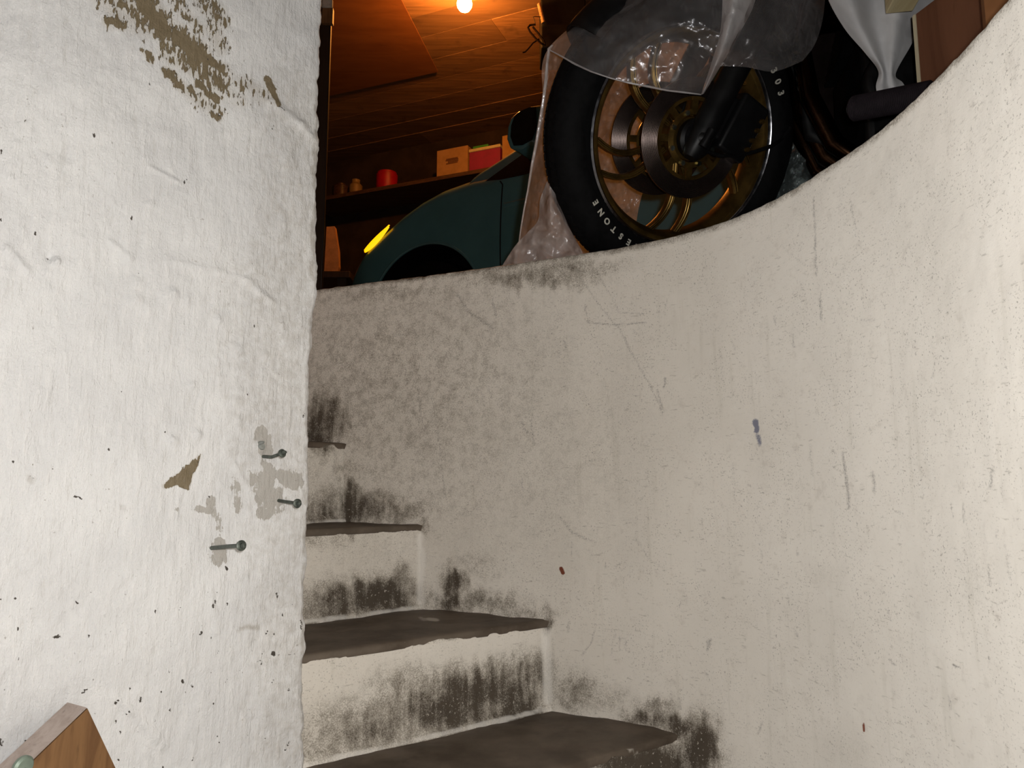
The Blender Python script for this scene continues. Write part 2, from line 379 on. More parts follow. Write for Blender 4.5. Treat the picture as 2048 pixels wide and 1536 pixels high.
# columns: keep fine steps only where the stair is
dirt_tone_spots = [  # x, y, rx, ry, strength
    (740, 760, 450, 400, .24), (1050, 900, 350, 350, .16), (1250, 1250, 260, 240, .08), (680, 640, 120, 120, .10), (720, 1130, 150, 110, .12), (900, 1350, 330, 170, .10),  # broad faint blobs darken the left and middle of the wall
    (648, 840, 45, 50, .95), (640, 870, 34, 24, 1.0), (700, 1012, 26, 42, 1.1), (735, 1015, 60, 32, .8), (790, 1022, 70, 26, .55), (700, 950, 60, 50, .30), (830, 1000, 90, 60, .22),
    (905, 1165, 24, 34, .8), (900, 1205, 34, 18, .8), (960, 1205, 90, 26, .50), (1050, 1225, 70, 16, .35), (950, 1130, 70, 40, .22),
    (1150, 1385, 38, 36, .45), (1210, 1400, 60, 30, .25), (1300, 1440, 55, 22, .75), (1360, 1450, 40, 22, .85), (1395, 1500, 36, 60, 1.15), (1310, 1415, 40, 22, .45), (1420, 1520, 22, 44, .6),
    (760, 1192, 80, 34, 1.05), (690, 1205, 80, 44, .75), (800, 1160, 30, 40, .55), (640, 1225, 60, 34, .55),
    (960, 1385, 120, 46, 1.0), (900, 1420, 130, 46, .95), (1055, 1350, 50, 40, .7), (760, 1460, 140, 60, .55), (830, 1390, 90, 60, .45), (660, 1500, 90, 60, .4),
    (1290, 1528, 110, 40, 1.2), (1150, 1560, 200, 30, .9), (700, 1110, 90, 60, .16), (640, 1080, 60, 24, .35), (850, 1058, 14, 14, .6), (1093, 1250, 9, 16, .8),
    (1050, 555, 130, 22, .50), (1140, 532, 100, 18, .45), (780, 585, 150, 18, .35), (660, 640, 60, 90, .22), (760, 680, 30, 14, .3), (700, 720, 70, 60, .18), (1120, 1141, 5, 8, .0),
    (668, 930, 8, 14, .5), (1950, 1150, 70, 140, .12), (1650, 1150, 60, 30, .12), (1580, 1215, 40, 40, .10), (1700, 1500, 120, 60, .12)]
scr = [  # polylines: points, half width px, strength
    ([(1626, 395), (1630, 470), (1632, 550)], 3.5, .5), ([(1640, 590), (1643, 640)], 4, .55), ([(1700, 400), (1712, 460)], 4, .45), ([(1560, 490), (1610, 530)], 4, .4),
    ([(1170, 610), (1176, 645), (1230, 650), (1290, 645)], 3, .55), ([(1165, 560), (1205, 620), (1240, 660), (1260, 700), (1300, 770), (1325, 825)], 3, .50), ([(1190, 540), (1215, 580), (1240, 625), (1290, 628)], 3, .45),
    ([(915, 590), (940, 625), (985, 655)], 6, .5), ([(835, 775), (842, 830), (850, 862)], 3, .5), ([(860, 780), (872, 840), (880, 900), (890, 1000)], 3, .45), ([(650, 700), (690, 735), (720, 720)], 5, .42),
    ([(790, 670), (820, 672)], 7, .42), ([(1060, 835), (1068, 890)], 3, .5), ([(1120, 1035), (1145, 1065), (1190, 1085)], 4, .5), ([(1270, 1075), (1300, 1120), (1335, 1140)], 4, .38),
    ([(1685, 905), (1692, 950), (1698, 1015)], 5, .55), ([(1745, 945), (1750, 985)], 6, .5), ([(1620, 890), (1625, 950)], 5, .38), ([(1985, 940), (1980, 975)], 6, .5), ([(1925, 1010), (1928, 1045)], 6, .45),
    ([(1978, 1130), (1980, 1175)], 6, .42), ([(2010, 1090), (2020, 1160)], 5, .38), ([(1420, 1280), (1415, 1300)], 5, .55), ([(1440, 700), (1448, 780)], 7, .3), ([(1465, 930), (1470, 990)], 6, .34),
    ([(1330, 755), (1328, 775)], 3, .6), ([(1315, 780), (1325, 820)], 4, .5), ([(1720, 640), (1750, 640)], 5, .45), ([(1850, 795), (1870, 845)], 2.5, .4), ([(1890, 225), (1925, 270), (1990, 320), (2048, 345)], 2, .55),
    ([(1190, 1255), (1180, 1290), (1165, 1310)], 3, .5), ([(1230, 1260), (1222, 1310)], 3, .4), ([(1075, 625), (1100, 640), (1130, 640)], 3, .3), ([(1780, 1320), (1790, 1330)], 4, .55), ([(1905, 1330), (1920, 1338)], 3, .8),
    ([(1700, 1165), (1720, 1240)], 4, .3), ([(1530, 1180), (1545, 1300), (1560, 1400)], 5, .28), ([(1515, 1000), (1525, 1180)], 10, .2), ([(1495, 560), (1500, 700)], 16, .18), ([(1040, 590), (1055, 640)], 3, .32)]
def layers(G):
    px, py = proj(G)
    vis = (G[..., 1] > .3)
    wob = (fbm(px / 18, py / 40, 5) - .5) * 34; wob2 = (fbm(px / 14, py / 60, 15) - .5) * 44
    d = np.zeros(px.shape)
    for (x, y, rx, ry, s) in dirt_tone_spots:
        q = ((px + wob - x) / rx) ** 2 + ((py + wob2 - y) / ry) ** 2
        d = np.maximum(d, s * np.exp(-q * .8))
    sc_ = np.zeros(px.shape); w1 = (fbm(px / 9, py / 9, 8) - .5) * 7
    for (pl, hw, s) in scr:
        dd = np.full(px.shape, 1e9)
        for a, b in zip(pl[:-1], pl[1:]): dd = np.minimum(dd, seg(px + w1, py, *a, *b))
        sc_ = np.maximum(sc_, s * np.exp(-(dd / hw) ** 2))
    # scattered short vertical knocks, stronger low right
    rng = np.random.default_rng(3)
    for k in range(110):
        x = rng.uniform(900, 2040); y = rng.uniform(560, 1520); L = rng.uniform(6, 36)
        dd = seg(px + w1, py, x, y, x + rng.normal() * 4 + L * .12, y + L); sc_ = np.maximum(sc_, rng.uniform(.2, .5) * np.exp(-(dd / rng.uniform(2, 4.5)) ** 2))
    blue = np.maximum(1.0 * np.exp(-(seg(px + w1, py, 1511, 843, 1513, 862) / 7) ** 2), .75 * np.exp(-(seg(px + w1, py, 1516, 872, 1520, 888) / 7) ** 2))
    blue = np.maximum(blue, .40 * np.exp(-(((px - 1130) / 18) ** 2 + ((py - 955) / 14) ** 2)))
    red = np.exp(-(seg(px, py, 1122, 1137, 1126, 1146) / 5) ** 2) + .8 * np.exp(-(seg(px, py, 1727, 1448, 1728, 1462) / 4) ** 2)
    pale = np.zeros(px.shape)
    for (x0, y0, x1, y1, hw, s) in [(842, 1075, 842, 1205, 12, .9), (1092, 1265, 1096, 1400, 16, .9), (872, 1160, 868, 1205, 10, .5), (1100, 1425, 1220, 1440, 6, .6), (640, 1245, 835, 1216, 5, .8), (790, 1520, 1080, 1418, 6, .9),
                                    (860, 1216, 1070, 1236, 3, .35), (690, 900, 640, 960, 26, .5), (1500, 540, 1540, 1500, 14, .16), (1100, 720, 1210, 860, 40, .25), (1860, 560, 1990, 480, 22, .4)]:
        pale = np.maximum(pale, s * np.exp(-(seg(px + wob * .2, py + wob2 * .2, x0, y0, x1, y1) / hw) ** 2))
    z = np.zeros(px.shape)
    return {k: np.where(vis, v, z) for k, v in dict(dirt_tone=d, scratch=sc_, blue=blue, red=red, pale=pale).items()}
arc = np.r_[0, np.cumsum(np.hypot(*np.diff(WC, axis=0).T))]
lo = np.argmin(abs(WC[:, 0] + .62)); hi = np.argmin(np.hypot(WC[:, 0] - .46, WC[:, 1] - .45))
cols = np.r_[np.arange(0, lo, 12), np.arange(lo, hi), np.arange(hi, 1500, 12)]
zs = np.r_[np.linspace(0, EYE - .60, 12)[:-1], np.arange(EYE - .60, FLOOR - .012, .0035)]
Gw = np.zeros((len(zs), len(cols), 3))
Gw[..., 0] = WC[cols, 0][None]; Gw[..., 1] = WC[cols, 1][None]; Gw[..., 2] = zs[:, None]
A2, Z2 = np.meshgrid(arc[cols], zs)
disp = (fbm(A2 * 7, Z2 * 5, 31, 2) - .5) * .005 + (fbm(A2 * 45, Z2 * 45, 37) - .5) * .0022
Gw[..., 0] += disp * WN[cols, 0][None]; Gw[..., 1] += disp * WN[cols, 1][None]
# rounded, chipped lip and flat top going outward
rows = [Gw]
chip = (fbm(arc[cols] * 40, arc[cols] * 0, 41) - .5) * .010
for (o, dz) in [(.001, -.008), (.003, -.004), (.008, -.001), (.014, 0), (.05, 0), (.13, 0), (.13, -.02), (.13, -.35)]:
    r_ = np.zeros((1, len(cols), 3)); lastd = disp[-1]
    k = max(0, 1 - o / .05)
    r_[0, :, 0] = WC[cols, 0] + WN[cols, 0] * (o + lastd * k); r_[0, :, 1] = WC[cols, 1] + WN[cols, 1] * (o + lastd * k); r_[0, :, 2] = FLOOR + dz + chip * k * (.4 if dz > -.006 else 1)
    rows.append(r_)
Gw = np.concatenate(rows, 0)
La = layers(Gw)
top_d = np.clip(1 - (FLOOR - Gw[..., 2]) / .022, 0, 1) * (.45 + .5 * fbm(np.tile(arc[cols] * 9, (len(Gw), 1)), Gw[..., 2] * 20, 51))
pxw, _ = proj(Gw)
La['dirt_tone'] = np.maximum(La['dirt_tone'], top_d * np.interp(pxw, [600, 1000, 1200, 1600, 2048], [.9, 1.0, .9, .75, .8]))
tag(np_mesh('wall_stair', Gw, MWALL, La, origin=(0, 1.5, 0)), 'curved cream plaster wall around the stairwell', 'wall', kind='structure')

# ------------------------------------------------------------------ left white wall with a rough vertical edge
LE = np.array([-.284, 1.10]); LD = unit([-.663, -.748]); LNn = np.array([-LD[1], LD[0]])      # along the wall to the left; front normal
if LNn @ (np.array([0, 0]) - LE) < 0: LNn = -LNn
LP = np.array([LE[0], LE[1], EYE]); LN3 = np.array([LNn[0], LNn[1], 0.])
edge_px = [(652, -20), (651, 0), (650, 30), (646, 60), (645, 100), (641, 190), (642, 260), (639, 290), (641, 300), (638, 400), (639, 480), (637, 577), (631, 640), (630, 690), (625, 760), (624, 850), (622, 920), (619, 1000), (618, 1060), (615, 1150), (611, 1200), (612, 1240), (616, 1285), (612, 1330), (611, 1400), (610, 1536), (609, 1560)]
ez = []; es = []
for q in edge_px:
    P = onplane(*q, LP, LN3); ez.append(P[2]); es.append((P[:2] - LE) @ LD)
ez = np.array(ez)[::-1]; es = np.array(es)[::-1]
zl = np.r_[np.linspace(0, EYE - .50, 10)[:-1], np.arange(EYE - .50, EYE + .80, .0026), np.linspace(EYE + .80, EYE + 2.8, 24)]
eo = np.interp(zl, ez, es) + (fbm(zl * 60, zl * 0, 61) - .5) * .007 + (vn(zl * 22, zl * 0 + 3, 62) - .5) * .004
path = []                                            # (s along LD, o along inward normal (away from viewer), decay)
R_ = .012; TH = .13
for o in np.linspace(1.4, TH, 14): path.append((TH * .0 + .0 + 0.0, o, 1.0))
for o in np.linspace(TH - .005, R_ + .004, 10): path.append((0.0, o, 1.0))
for a in np.linspace(0, math.pi / 2, 9): path.append((R_ - R_ * math.cos(math.pi / 2 - (math.pi / 2 - a)) if False else R_ * (1 - math.cos(a)), R_ * (1 - math.sin(a)), 1.0))
sfront = np.r_[np.arange(R_ + .0026, .56, .0026), np.linspace(.58, 2.6, 16)]
for s_ in sfront: path.append((s_, 0.0, math.exp(-((s_ - R_) / .05))))
path = np.array(path)
S = path[:, 0][None] + path[:, 2][None] * eo[:, None]; O = np.tile(path[:, 1], (len(zl), 1)); ZL = np.tile(zl[:, None], (1, len(path)))
Gl = np.zeros((*S.shape, 3))
Gl[..., 0] = LE[0] + LD[0] * S - LNn[0] * O; Gl[..., 1] = LE[1] + LD[1] * S - LNn[1] * O; Gl[..., 2] = ZL
px, py = proj(Gl)
lump = np.zeros(S.shape)
lumps = [(255, 515, 9, 14, 3), (268, 600, 14, 12, 3), (300, 620, 16, 14, 3), (340, 600, 18, 20, 3), (345, 585, 10, 10, 3), (375, 610, 12, 10, 2), (435, 640, 7, 10, 5), (475, 700, 9, 12, 5), (345, 880, 8, 10, 5), (530, 710, 9, 10, 4), (100, 515, 9, 10, -6), (112, 522, 10, 8, 5),
         (385, 770, 6, 6, 4), (395, 870, 7, 9, 5), (480, 780, 6, 8, 4), (555, 750, 7, 7, 3), (475, 800, 8, 6, 3), (300, 408, 12, 6, 3), (98, 322, 8, 10, 3), (390, 865, 7, 8, 3), (520, 900, 10, 8, 3), (560, 660, 12, 14, 2), (600, 640, 10, 20, 2), (600, 420, 12, 30, 2), (575, 320, 14, 14, 2)]
rng = np.random.default_rng(11)
for k in range(90): lumps.append((rng.uniform(0, 620), rng.uniform(300, 1536), rng.uniform(4, 9), rng.uniform(4, 10), rng.uniform(-1.2, 2.6)))
for (x, y, rx, ry, h) in lumps:
    lump += h * .0009 * np.exp(-((px - x) / rx) ** 2 - ((py - y) / ry) ** 2)
for (a, b, hw, h) in [((490, 560), (545, 605), 6, 3), ((15, 500), (55, 545), 8, 4), ((545, 205), (600, 250), 10, 4), ((600, 250), (640, 290), 9, 4), ((300, 335), (355, 365), 4, 2.5), ((220, 480), (260, 520), 5, 2), ((455, 905), (510, 1000), 5, 2.5), ((330, 520), (500, 560), 7, 1.5), ((420, 1180), (430, 1260), 6, 2), ((240, 1400), (330, 1490), 9, 2.5)]:
    lump += h * .0009 * np.exp(-(seg(px, py, *a, *b) / hw) ** 2)
front = np.clip(1 - O / R_, 0, 1)
disp = lump * front + ((fbm(S * 8, ZL * 6, 71) - .5) * .010 + (fbm(S * 34 + ZL * 9, ZL * 24, 72) - .5) * .0042 + (fbm(S * 110 + ZL * 30, ZL * 60, 73) - .5) * .0016)
Gl[..., 0] += LNn[0] * disp; Gl[..., 1] += LNn[1] * disp
wx = (fbm(px / 16, py / 16, 81) - .5) * 22; wy = (fbm(px / 16, py / 16, 82) - .5) * 22
def strokes(lst, k=.35, pw=2):
    r = np.zeros(px.shape)
    for (x0, y0, x1, y1, hw, s) in lst: r = np.maximum(r, s * np.exp(-(seg(px + wx * k, py + wy * k, x0, y0, x1, y1) / hw) ** pw))
    return r
brown = strokes([(240, -20, 290, 40, 42, .62), (290, 10, 330, 60, 30, .95), (320, 50, 400, 105, 24, 1.0), (345, 100, 440, 160, 32, .70), (400, 105, 445, 140, 14, .9), (330, 140, 360, 170, 12, .9), (375, 180, 435, 225, 20, .56), (395, 165, 437, 200, 8, 1.0),
                 (215, 45, 245, 48, 12, .85), (285, 100, 300, 118, 8, .85), (400, -10, 440, 40, 30, .56), (420, 50, 440, 90, 22, .55), (350, 0, 400, 60, 20, .5), (425, 228, 440, 236, 8, .9), (480, 165, 530, 190, 24, .46), (200, -10, 235, 20, 34, .52), (440, 180, 480, 200, 25, .42)], .8)
brown = np.maximum(brown, strokes([(533, 158, 545, 180, 7, 1.35), (543, 178, 556, 208, 6, 1.35)], .3, 4))
def inpoly(P):
    r = np.zeros(px.shape, bool); n = len(P)
    for i in range(n):
        (x0, y0), (x1, y1) = P[i], P[(i + 1) % n]
        c = ((y0 > py) != (y1 > py)) & (px < (x1 - x0) * (py - y0) / ((y1 - y0) if y1 != y0 else 1e-9) + x0); r ^= c
    return r
tri_ = [(404, 907), (322, 972), (330, 978), (350, 969), (377, 979), (386, 950)]
sd_ = np.min([seg(px + wx * .12, py + wy * .12, *tri_[i], *tri_[(i + 1) % 6]) for i in range(6)], axis=0) * np.where(inpoly(tri_), 1, -1)
brown = np.maximum(brown, np.clip(.55 + sd_ / 7, 0, 1.5))
grey = strokes([(524, 868, 527, 898, 17, 1.1), (525, 852, 525, 858, 5, .9), (532, 955, 532, 1025, 22, .85), (545, 945, 590, 962, 20, .78), (556, 985, 558, 1018, 16, .75), (436, 1088, 436, 1115, 19, .95), (426, 1000, 438, 1062, 14, .66), (505, 940, 520, 1010, 14, .5), (470, 965, 482, 1025, 12, .72), (395, 1018, 425, 1022, 7, .7), (528, 920, 530, 935, 8, .8), (350, 1020, 420, 1022, 4, .4)], .5, 3)
pit = strokes([(186, 268, 188, 275, 3, 1), (262, 436, 263, 440, 4, .8), (108, 1276, 118, 1273, 5, .9), (545, 1306, 546, 1308, 5, 1.1), (365, 1362, 366, 1365, 4, 1), (451, 1134, 453, 1140, 3, 1), (423, 1215, 428, 1200, 3, .9), (150, 992, 166, 998, 3, .9), (26, 922, 28, 926, 3, .9), (166, 1385, 173, 1378, 3, 1), (230, 1408, 234, 1400, 3, .9), (281, 1396, 280, 1404, 6, .7), (382, 1372, 384, 1374, 3, 1), (600, 1240, 601, 1260, 3, .7), (3, 1480, 5, 1490, 6, .7), (60, 952, 66, 958, 4, .6), (552, 1185, 553, 1195, 4, .7), (95, 516, 100, 522, 5, .55),
               (470, 1345, 540, 1310, 2.5, .5), (548, 1308, 606, 1308, 2.0, .55), (230, 1020, 350, 1017, 2.0, .42), (555, 212, 568, 222, 2, .8)], .25)
rng = np.random.default_rng(5)
for k in range(120):
    x = rng.uniform(0, 615); y = rng.uniform(1180, 1536) if k < 90 else rng.uniform(100, 1100); L = rng.uniform(0, 9)
    pit = np.maximum(pit, rng.uniform(.5, .95) * np.exp(-(seg(px, py, x, y, x - L * .5, y + L) / rng.uniform(1.8, 3.6)) ** 2))
grime_tone = strokes([(560, 560, 560, 900, 170, .55), (590, 200, 580, 1500, 130, .55), (600, 500, 605, 900, 26, .45), (625, 100, 630, 420, 14, .4), (605, 900, 600, 1500, 12, .6), (632, 200, 628, 560, 8, .9), (625, 620, 612, 1000, 7, .9), (610, 1050, 606, 1500, 7, .9), (560, 930, 600, 1000, 40, .35), (500, 1240, 560, 1280, 40, .35), (90, 1030, 400, 1030, 18, .25), (480, 100, 560, 220, 50, .3), (560, 1200, 590, 1240, 14, .5), (60, 955, 62, 957, 12, .6), (250, 1020, 252, 1022, 12, .5), (480, 1255, 515, 1250, 9, .8), (20, 1330, 250, 1320, 30, .2), (540, 150, 640, 330, 40, .2)], 1.0)  # wide strokes darken the wall towards its right edge; small ones are grime
for a_ in (brown, grey, pit, grime_tone): a_ *= front
grime_tone = np.maximum(grime_tone, (1 - front) * .5)
tag(np_mesh('wall_left', Gl, MLEFT, dict(brown=brown, grey=grey, pit=pit, grime_tone=grime_tone), origin=(-.5, .9, 0)), 'white lime washed wall at the left with flaked brown patches', 'wall', kind='structure')

# ------------------------------------------------------------------ stairs
def wall_at(P, D):
    """nearest crossing of the line P+tD with the stair wall (plan)"""
    best = None
    for i in range(0, len(WC) - 4, 4):
        a, b = WC[i], WC[i + 4]; M = np.array([[D[0], -(b - a)[0]], [D[1], -(b - a)[1]]])
        if abs(np.linalg.det(M)) < 1e-12: continue
        t, u = np.linalg.solve(M, a - P)
        if 0 <= u <= 1 and t > 0 and (best is None or t < best): best = t
    return best
LV = [.4755, .271, .088, -.098, -.281, -.455, -.638, -.821]          # tread levels relative to the eye: top .. down
lines = []                                                            # riser top edges in plan: (outer point on wall, direction inward)
def rl(z, a, b):
    A = atz(*a, EYE + z)[:2]; B = atz(*b, EYE + z)[:2]; return A, unit(B - A)
lz = {2: rl(.088, (690, 885), (622, 884)), 3: rl(-.098, (848, 1048), (618, 1058)), 4: rl(-.281, (1090, 1240), (618, 1307)), 5: rl(-.455, (1400, 1452), (1130, 1530))}
dZ = unit([-.62, -.78]); lz[2] = (np.array([-.40, 1.775]), dZ)
lz[1] = (np.array([-.62, 1.905]), unit([-.55, -.83])); lz[0] = (np.array([-.86, 2.06]), unit([-.48, -.88]))
lz[6] = (np.array([.48, 1.12]), unit([-.93, -.36])); lz[7] = (np.array([.495, .85]), unit([-.98, -.2]))
stair = empty('staircase', (0, 1.2, 0))
tag(stair, 'worn winding cement stairs climbing left behind the white wall edge', 'stairs')
def snap(A, D):
    t = wall_at(A - 0 + D * .35, -D); P = A + D * .35 - D * t if t else A
    return P - D * .012
def step_line(k):
    A, D = lz[k]; return snap(A, D), D
INNER = {0: .42, 1: .46, 2: .5, 3: .56, 4: .62, 5: .66, 6: .72, 7: .74}
for k in range(0, 8):
    A, D = step_line(k); zt = EYE + LV[k]; zb = EYE + (LV[k + 1] if k < 7 else LV[7] - .183)
    L = INNER[k]; na = int(L / .005); nzv = 44
    a = np.linspace(0, L, na); zz = np.linspace(zb - .01, zt - .006, nzv)
    fn = np.array([D[1], -D[0]])                                      # riser face normal, towards the camera
    if fn @ (-A) < 0: fn = -fn
    AA, ZZ = np.meshgrid(a, zz)
    foot = .010 * np.exp(-((ZZ - zb) / .012) ** 2)                    # mortar fillet at the foot
    dsp = foot + (fbm(AA * 20, ZZ * 20, 90 + k) - .5) * .008 + (fbm(AA * 90, ZZ * 90, 95 + k) - .5) * .002
    lip = (fbm(a * 30, a * 0, 99 + k) - .5) * .010
    G = np.zeros((nzv, na, 3)); G[..., 0] = A[0] + D[0] * AA + fn[0] * dsp; G[..., 1] = A[1] + D[1] * AA + fn[1] * dsp; G[..., 2] = ZZ + (ZZ - zb) / (zt - zb) * lip[None] * .35
    # back of the block, so that the step is solid
    back = []
    for (o, z) in [(.0, zt - .004), (-.05, zt - .004), (-.10, zt - .004), (-.10, zb)]:
        q = np.zeros((1, na, 3)); q[0, :, 0] = A[0] + D[0] * a + fn[0] * o; q[0, :, 1] = A[1] + D[1] * a + fn[1] * o; q[0, :, 2] = z; back.append(q)
    G2 = np.concatenate([G] + back, 0); La = layers(G2)
    nrow = nzv; hrel = (ZZ - zb) / .18
    prof_ = .95 * np.exp(-(hrel / (.30 + .24 * fbm(AA * 16, AA * 0, 130 + k))) ** 2) * (.45 + .9 * fbm(AA * 11, AA * 0, 140 + k)) * np.clip((AA - .012) / .03, 0, 1) * np.clip(1.25 - AA / .42, .25, 1)
    La['dirt_tone'][:nrow] = np.maximum(La['dirt_tone'][:nrow], prof_)
    La['pale'][:nrow] = np.maximum(La['pale'][:nrow], .95 * np.exp(-((ZZ - zb - .004) / .0055) ** 2) * (.5 + .8 * fbm(AA * 40, AA * 0, 150 + k)))
    La['dirt_tone'][:nrow] = np.maximum(La['dirt_tone'][:nrow], .75 * np.exp(-((zt - ZZ) / .010) ** 2) * (.3 + fbm(AA * 60, AA * 0, 160 + k)))
    st = np_mesh('step', G2, MWALL, La, parent=stair)
    if k == 0: continue
    # tread: between this riser line and the one above
    B, E2 = step_line(k - 1); M_ = 60
    nb = np.linspace(0, 1, M_); Lb = INNER[k - 1] + .05; na2 = 90
    G = np.zeros((M_, na2, 3))
    # outer boundary follows the wall curve between A and B
    iA = np.argmin(np.hypot(*(WC - A).T)); iB = np.argmin(np.hypot(*(WC - B).T))
    for i, tt in enumerate(nb):
        ii = int(round(iA + (iB - iA) * tt)); P = WC[ii] + WN[ii] * .010 if 0 < tt < 1 else (A if tt == 0 else B)
        Q = (A + D * L) * (1 - tt) + (B + E2 * Lb) * tt
        u = np.linspace(0, 1, na2)[:, None]
        G[i, :, :2] = P * (1 - u) + Q * u
    if True:
        wobble = (fbm(G[..., 0] * 16, G[..., 1] * 16, 120 + k) - .5) * .008
        edge = np.zeros(M_); edge[0] = -.003; edge[1] = -.001
        G[..., 2] = zt + wobble * np.clip(nb * 6, 0, 1)[:, None] + edge[:, None]
        G[0, :, :2] += fn * .004 + fn * (np.interp(np.linspace(0, 1, na2), np.linspace(0, 1, na), lip)[:, None]) * .6
        fr = G[0:1].copy(); fr[..., 2] -= .012; fr[..., :2] -= fn * .004
        G = np.concatenate([fr, G], 0)
        if E2 is not None:                                            # keep the back edge just inside the riser above
            pass
    Lt = layers(G)
    tr = dict(dirt_tone=Lt['dirt_tone'] * .35, pale=np.maximum(np.clip(.6 * (1 - np.abs(np.linspace(0, 1, M_ + 1) - .985) / .03), 0, 1)[:, None] * np.ones((1, na2)) * fbm(G[..., 0] * 30, G[..., 1] * 30, 7) * 1.3, 0))
    ppx, ppy = proj(G)
    for (x0, y0, x1, y1, hw) in [(855, 1238, 875, 1240, 4), (1262, 1500, 1272, 1506, 5), (840, 1234, 846, 1240, 3)]:
        tr['pale'] = np.maximum(tr['pale'], np.exp(-(seg(ppx, ppy, x0, y0, x1, y1) / hw) ** 2))
    t_ = np_mesh('tread', G, MTREAD, tr, parent=st)
    t_['label'] = 'bare dark cement tread'
m = MB(); m.box((-.3, .2, -.05), (2.6, 0, 0), (0, 3.2, 0), (0, 0, .05)); tag(m.build('floor_basement', CEMENT), 'grey cement basement floor', 'floor', kind='structure')

# ------------------------------------------------------------------ garage shell
WB = np.array([-.59, 5.9]); WD = unit([.92, -.39]); WNb = np.array([WD[1], -WD[0]])              # back wall: point, direction, normal to camera
if WNb @ (-WB) < 0: WNb = -WNb
CZ = EYE + 2.8
d3 = np.array([WD[0], WD[1], 0.]); n3 = np.array([WNb[0], WNb[1], 0.])
WB3 = np.array([WB[0], WB[1], FLOOR])
m = MB(); m.box(WB3 - n3 * .1 + d3 * .3 + np.array([0, 0, 1.2]), d3 * 4.2, n3 * .1, (0, 0, 1.25)); tag(m.build('wall_back', DARKWALL, smooth=False), 'dark brown back wall of the garage', 'wall', kind='structure')
out = WC + WN * .12
poly = [(x, y, FLOOR) for x, y in out[::20]] + [(2.9, -.7, FLOOR), (3.9, -.7, FLOOR), (3.9, 3.95, FLOOR)]
pl = WB3 - n3 * .02 - d3 * 3.9; poly += [(3.9, 4.0, FLOOR), tuple(pl), (-4.2, 3.4, FLOOR), (-3.2, 3.0, FLOOR)]
m = MB(); m.prism([np.array(p) for p in poly], (0, 0, -.15)); tag(m.build('floor_garage', CEMENT, smooth=False), 'garage floor level with the top of the stair wall', 'floor', kind='structure')
m = MB(); m.box((4.0, 1.6, FLOOR + 1.2), (.1, 0, 0), (0, 2.6, 0), (0, 0, 1.25)); tag(m.build('wall_garage_right', DARKWALL, smooth=False), 'dark side wall of the garage', 'wall', kind='structure')
# ceiling boards run parallel to the back wall
m = MB(); bd = []
rng = np.random.default_rng(2)
o = 0.0; k = 0
while o < 6.6:
    wd = rng.uniform(.19, .25); c = np.array([WB[0], WB[1], CZ]) + n3 * (o + wd / 2)
    x0 = -4.0; cuts = [rng.uniform(-1.2, 2.5), 4.3]
    for x1 in cuts:
        dz = rng.uniform(-.0025, .0025); tlt = rng.uniform(-.004, .004)
        m.box(c + d3 * (x0 + x1) / 2 + np.array([0, 0, .012 + dz]), d3 * ((x1 - x0) / 2 - .0015), n3 * (wd / 2 - .002) + np.array([0, 0, tlt]), (0, 0, .012)); bd += [rng.uniform(0, 1)] * 8; x0 = x1
    o += wd; k += 1
m.box(np.array([WB[0], WB[1], CZ + .07]) + n3 * 3.2 + d3 * .2, d3 * 4.2, n3 * 3.5, (0, 0, .02)); bd += [1.0] * 8
rotc = math.atan2(WD[1], WD[0])
ce = m.build('ceiling', m_ceiling(-rotc), smooth=False); a_ = ce.data.attributes.new('board', 'FLOAT', 'POINT'); a_.data.foreach_set('value', np.array(bd, np.float32))
tag(ce, 'ceiling of dark brown boards', 'ceiling', kind='structure')
pz = CZ - .016
m = MB(); m.prism([atz(772, -60, pz), atz(876, 144, pz), atz(600, 205, pz), atz(430, -60, pz)], (0, 0, .008)); tag(m.build('trim_1', PANEL, smooth=False), 'reddish brown sheet fixed under the ceiling boards', 'ceiling panel', kind='structure')
m = MB(); P = at(652, 300, 2.9); m.box((P[0] - .040, P[1], FLOOR + 1.16), (.045, 0, 0), (0, .010, 0), (0, 0, 1.16))
po = m.build('trim_2', WOODD, bevel=.004); tag(po, 'dark wooden post beside the white wall edge', 'post', kind='structure'); po['_o'] = list(po.location)
m = MB(); q = at(655, 8, 2.885); m.box(q, (.022, 0, 0), (0, .012, 0), (0, 0, .022)); m.build('plaster_lump', simple('pale_plaster', (.5, .46, .40), .8), po, bevel=.006)
m = MB(); q = at(656, 34, 2.885); m.box(q, (.022, 0, 0), (0, .010, 0), (0, 0, .034)); m.build('wooden_cleat', BROWNPAINT, po, smooth=False)

# ------------------------------------------------------------------ light bulb on the ceiling
bp = at(929, 8, 3.90)
lb = empty('light_bulb', tuple(bp)); tag(lb, 'glowing orange bare bulb hanging under the ceiling boards', 'light bulb')
m = MB(); prof = [(.0005, -.046), (.016, -.043), (.030, -.034), (.040, -.018), (.0435, 0), (.040, .018), (.030, .036), (.020, .050), (.015, .060), (.0005, .060)]
m.lathe(prof, bp, (0, 0, 1), 32, closed=False); gb = m.build('glass_globe', BULB, lb)
m = MB(); m.lathe([(.0005, .055), (.017, .055), (.019, .075), (.019, .105), (.010, .115), (.006, CZ - bp[2] + .01), (.0005, CZ - bp[2] + .01)], bp, (0, 0, 1), 24, closed=False); m.build('socket', BLACKP, lb)
ll = bpy.data.lights.new('bulb_light', 'POINT'); ll.energy = 50.0; ll.color = (1.0, .33, .05); ll.shadow_soft_size = .045
lo_ = bpy.data.objects.new('bulb_light', ll); COL.objects.link(lo_); lo_.parent = lb; lo_.location = (0, 0, -.062); 

